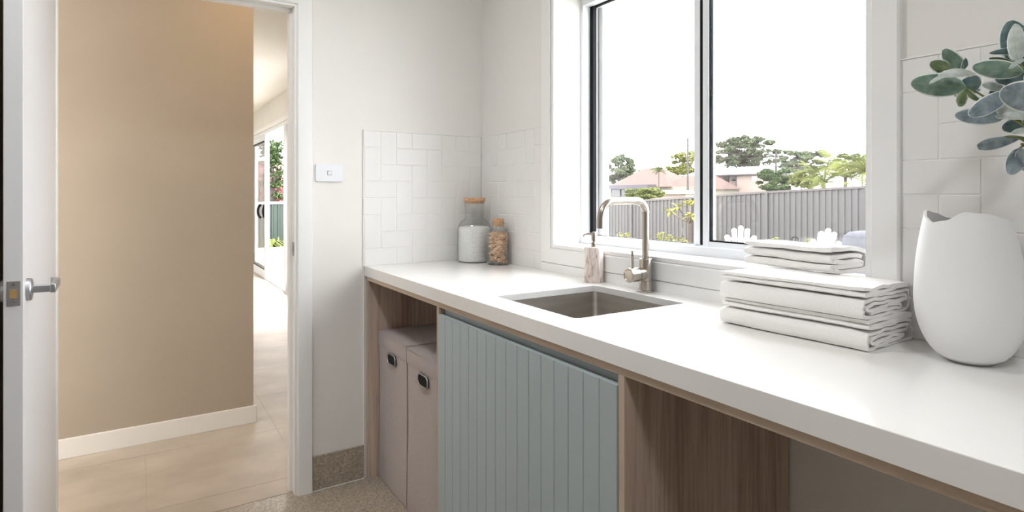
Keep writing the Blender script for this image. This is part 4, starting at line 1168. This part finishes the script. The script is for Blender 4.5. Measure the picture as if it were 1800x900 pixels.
# power poles
M['pole'] = tex_mat('weathered_timber', srgb(92, 86, 84), srgb(78, 74, 72), 3, .9)
def pole(label, u, v, Yd, r, arms):
    p = at_y(u, v, Yd); g = gfar(p.x, Yd)-.05; o = thing('power_pole', label, 'power pole', (p.x, Yd, g))
    MB().tube([(p.x, Yd, g), (p.x, Yd, p.z)], [r*1.15, r*.85], 10).build('pole', M['pole'], o, smooth=60)
    for dv, hw in arms:
        z = at_y(u, v+dv, Yd).z
        a = B(p.x-hw, p.x+hw, Yd-.06, Yd+.06, z-.06, z+.06).build('crossarm', M['pole'], o)
        mb = MB()
        for k in range(4): mb.lathe([(0, .05), (.05, .06), (.06, .12), (.03, .2), (0, .2)], (p.x-hw*.9+k*hw*.6, Yd, z), 8)
        mb.build('insulators', M['alu'], a)
    return p
pA = pole('tall timber power pole with crossarms seen in the left pane', 1209, 242, 78, .17, ((13, 1.6), (33, .8), (45, 1.5)))
pB = pole('shorter pale power pole before the trees in the right pane', 1364, 266, 80, .16, ((8, 1.2), (14, .5)))
wr = thing('power_lines', 'thin overhead power lines strung between and beyond the two poles', 'power line', (pA.x, 79, pA.z-1.5))
for i, (dz1, dz2) in enumerate(((-1.0, -.6), (-2.6, -.7), (-3.4, -1.6))):
    a = Vector((pA.x, 78, pA.z+dz1)); b = Vector((pB.x, 80, pB.z+dz2)); c = b+(b-a)*1.3; d = a-(b-a)*1.0
    for s, e in ((d, a), (a, b), (b, c)):
        pts = [s.lerp(e, k/10)-Vector((0, 0, .7*math.sin(PI*k/10))) for k in range(11)]
        MB().tube(pts, .022, 4).build('wire', M['pole'], wr)

# houses
M['rtile'] = tex_mat('faded_red_roof_tile', srgb(112, 84, 76), srgb(100, 76, 68), 3, .9)
M['wroof'] = base_mat('pale_metal_roof', srgb(104, 107, 114), .5)
M['brickp'] = tex_mat('pale_pink_brick', srgb(196, 178, 168), srgb(186, 168, 158), 3, .9)
M['purp'] = base_mat('purple_grey_fascia', srgb(84, 76, 88), .7)
M['cream'] = base_mat('cream_render', srgb(150, 145, 132), .8)
M['dglass'] = base_mat('dark_window_glass', srgb(44, 48, 54), .2)
M['greenroof'] = base_mat('pale_green_metal', srgb(110, 128, 116), .6)
def hip(mb, x0, x1, y0, y1, z0, z1, rl):   # hipped roof; rl: ridge inset from each end
    ym = (y0+y1)/2
    mb.add([(x0, y0, z0), (x1, y0, z0), (x1, y1, z0), (x0, y1, z0), (x0+rl, ym, z1), (x1-rl, ym, z1)], [(0, 1, 5, 4), (1, 2, 5), (2, 3, 4, 5), (3, 0, 4), (0, 1, 2, 3)])
Y1 = 78
def PX(u, v=340, Y=Y1): q = at_y(u, v, Y); return q.x
def PZ(u, v, Y=Y1): return at_y(u, v, Y).z
h1 = thing('house', 'single-storey house with faded pink tiled roof and purple-grey fascia', 'house', (PX(1120), Y1+4, -4.6))
zg = -4.6
mb = MB(); hip(mb, PX(1066), PX(1176), Y1, Y1+9, PZ(1120, 329), PZ(1120, 294), 6.0); mb.build('roof', M['rtile'], h1)
mb = MB(); hip(mb, PX(1150), PX(1250, 340, Y1), Y1+1, Y1+8, PZ(1190, 333), PZ(1190, 308), 3.0); mb.build('side_roof', M['rtile'], h1)
B(PX(1060), PX(1155), Y1-2.5, Y1-.2, PZ(1100, 332, Y1-2.5), PZ(1100, 325, Y1-2.5)).build('fascia', M['purp'], h1)
B(PX(1068), PX(1245), Y1+.8, Y1+8, zg, PZ(1120, 329)).build('walls', M['cream'], h1)
for a, b in ((1072, 1086), (1089, 1103)): B(PX(a), PX(b), Y1+.6, Y1+.9, PZ(1080, 345), PZ(1080, 333)).build('window', M['dglass'], h1)
mb = MB(); hip(mb, PX(1074), PX(1112), Y1+9.5, Y1+14, PZ(1090, 318), PZ(1090, 306), 2.0); mb.build('rear_roof', M['rtile'], h1)
Y2 = 88
h2 = thing('house', 'two-storey pale brick house with pale metal roof in the right pane', 'house', (PX(1295, 340, Y2), Y2+4, -4.6))
X = lambda u: PX(u, 340, Y2)
Z = lambda v: PZ(1290, v, Y2)
mb = MB(); hip(mb, X(1262), X(1346), Y2, Y2+9, Z(307), Z(291.5), 1.6); mb.build('roof', M['wroof'], h2)
mb = MB(); hip(mb, X(1184), X(1275), Y2+1, Y2+9, Z(308), Z(293), 3.2); mb.build('side_roof', M['wroof'], h2)
B(X(1291), X(1340), Y2+.6, Y2+8.4, -4.6, Z(307)).build('front_walls', M['brickp'], h2)
B(X(1196), X(1291), Y2+1.7, Y2+8.4, -4.6, Z(307)).build('rear_walls', M['brickp'], h2)
for a, b, c, d in ((1260, 1271, 326, 310), (1276, 1289, 317.5, 308.5), (1212, 1217, 318, 308), (1319, 1327, 319, 311)):
    yy = Y2+1.6 if b < 1290 else Y2+.5
    w0 = B(X(a), X(b), yy, yy+.2, Z(c), Z(d)).build('window', M['dglass'] if b < 1300 else M['alu'], h2)
B(X(1289.8), X(1290.8), Y2+.5, Y2+.62, -4.6, Z(307)).build('downpipe', M['purp'], h2)
B(X(1186), X(1345), Y2-.05, Y2+.0, Z(308.3), Z(306.6)).build('gutter', M['purp'], h2)
sh = thing('garden_shed', 'low shed with pale green metal roof just over the left fence', 'shed', (PX(1190, 340, 40), 40, -2))
hs = MB(); hip(hs, PX(1158, 340, 40), PX(1222, 340, 40), 38.5, 41.5, PZ(1190, 341, 40), PZ(1190, 334.5, 40), .6); hs.build('roof', M['greenroof'], sh)
B(PX(1162, 340, 40), PX(1219, 340, 40), 39, 41, -2.4, PZ(1190, 341, 40)).build('walls', M['brickp'], sh)

# ================================================================== OUTDOORS beyond the living room door
M['gfence'] = base_mat('green_steel_sheet', srgb(54, 72, 61), .5)
gf = thing('metal_fence', 'dark green ribbed metal fence seen through the sliding door', 'fence', (-14.5, 2, -.31))
GX = -14.5
prof = []
y = .2
while y < 6:
    prof += [(y, GX), (y+.1, GX), (y+.115, GX+.03), (y+.15, GX+.03)]; y += .165
vs = []; fs = []
zt = at_x(480, 358, GX).z
for a, b in prof: vs.append((b, a, -.33)); vs.append((b, a, zt))
for i in range(len(prof)-1): fs.append((2*i, 2*i+2, 2*i+3, 2*i+1))
MB().add(vs, fs).build('ribbed_panel', M['gfence'], gf, solid=.003)
B(GX-.05, GX+.05, .2, 6, zt-.01, zt+.05).build('top_cap', M['alu'], gf)
struct(B(-14.42, -12.6, .3, 6, -.31, -.27).build('garden_bed', tex_mat('brown_bark_mulch', srgb(96, 70, 54), srgb(60, 44, 34), 30, .95)), 'brown mulched garden bed along the green fence')
for yy in (.3, 2.66, 5.02): B(GX-.04, GX+.04, yy-.04, yy+.04, -.33, zt).build('post', M['gfence'], gf)
nb = thing('house', 'neighbouring house with pink-red brick behind the green fence', 'house', (-21, 3, -.31))
B(-24, -19, -1, 9, -.31, at_x(480, 318, -19).z).build('walls', M['brickp'], nb)
mb = MB(); z0 = at_x(480, 318, -18.6).z; z1 = at_x(480, 284, -21.5).z
mb.add([(-18.4, -1.4, z0), (-18.4, 9.4, z0), (-24.6, 9.4, z0), (-24.6, -1.4, z0), (-21.5, 1, z1), (-21.5, 7, z1)], [(0, 1, 5, 4), (1, 2, 5), (2, 3, 4, 5), (3, 0, 4), (0, 1, 2, 3)])
mb.build('roof', tex_mat('pink_red_roof_tile', srgb(140, 92, 90), srgb(112, 68, 68), 9, .9), nb)
q = at_x(481, 290, -16.0)
gt = thing('garden_tree', 'dark twisting-trunked tree with sunlit leaves beyond the green fence', 'tree', (q.x, q.y, -.31))
br = MB(); cr_ = MB(); rr = random.Random(8)
S = lambda u, v, x=-16.0: at_x(u, v, x)
tr = [Vector((q.x, q.y, -.31)), S(480, 352), S(478, 330), S(482, 315), S(478, 300), S(481, 288)]
br.tube(smoothpath(tr, 5), [.10-.002*k for k in range(26)], 8)
for a, b in ((S(478, 300), S(470, 272)), (S(481, 288), S(488, 262)), (S(481, 288), S(478, 258)), (S(482, 315), S(492, 296)), (S(478, 330), S(467, 312)), (S(480, 345), S(490, 330))):
    br.tube([a, a.lerp(b, .5)+Vector((0, .05, 0)), b], [.05, .035, .02], 6)
br.build('trunk', M['darkbark'], gt, smooth=60)
for (u, v, w_, h_) in ((476, 262, .32, .3), (487, 256, .32, .22), (470, 270, .25, .25), (484, 270, .2, .15), (470, 300, .2, .2), (489, 318, .2, .15), (472, 322, .2, .16), (488, 345, .3, .14), (480, 276, .35, .25), (474, 286, .3, .2), (488, 284, .3, .22), (480, 262, .45, .3), (468, 258, .3, .3), (490, 304, .2, .2), (469, 312, .25, .15), (486, 326, .25, .12)):
    clump(cr_, S(u, v), (w_*1.2, w_, h_), 130, .06, rr, .1)
cr_.build('crown', M['deep'], gt, fix=False)
sh2 = thing('flowering_shrub', 'pink-flowering shrub around the dark trunk above the green fence', 'shrub', (-16.6, S(480, 340).y, -.31))
mb = MB()
for (u, v) in ((470, 338), (480, 346), (488, 334), (474, 352), (486, 352), (470, 325), (480, 328), (490, 346), (466, 346), (484, 318)): clump(mb, at_x(u, v, -16.6), (.34, .3, .24), 110, .06, rr, .1)
mb.build('blossom', green('pink_blossom', (130, 70, 84), (160, 110, 96), 5), sh2, fix=False)
MB().tube([(-16.6, S(480, 340).y, -.31), at_x(480, 335, -16.6)], [.05, .03], 6).build('stem', M['darkbark'], sh2)
for i, (u, lab) in enumerate(((472, 'bright green strappy plant at the left foot of the green fence'), (487, 'bright green strappy plant at the right foot of the green fence'))):
    c = at_x(u+(-3 if i == 0 else 3), 450, -12.95-.5*i); c.z = -.31
    o = thing('strappy_plant', lab, 'plant', c); mb = MB()
    for k in range(90):
        az = rr.uniform(0, 6.28); L_ = rr.uniform(.3, .62); d = Vector((math.cos(az), math.sin(az), 0)); s = Vector((-math.sin(az), math.cos(az), 0))*.018
        a = c+d*.04; m_ = c+d*L_*.45+Vector((0, 0, L_*.75)); e = c+d*L_*.95+Vector((0, 0, L_*.45))
        mb.add([a-s, a+s, m_+s, m_-s, e], [(0, 1, 2, 3), (3, 2, 4)])
    mb.build('blades', M['lime'], o, fix=False)

# outdoor colours darkened by one factor to balance the strong sky light
for nm in ('fence', 'fencecap', 'gum', 'lime', 'deep', 'palm', 'ros', 'bark', 'rtile', 'wroof', 'brickp', 'purp', 'cream', 'dglass', 'greenroof', 'pole', 'lawn', 'gfence'):
    m = M[nm]; b = m.node_tree.nodes['Principled BSDF']; k = .46
    c = b.inputs['Base Color'].default_value; b.inputs['Base Color'].default_value = (c[0]*k, c[1]*k, c[2]*k, 1)
    for n_ in m.node_tree.nodes:
        if n_.type == 'VALTORGB':
            for e_ in n_.color_ramp.elements: e_.color = (e_.color[0]*k, e_.color[1]*k, e_.color[2]*k, 1)
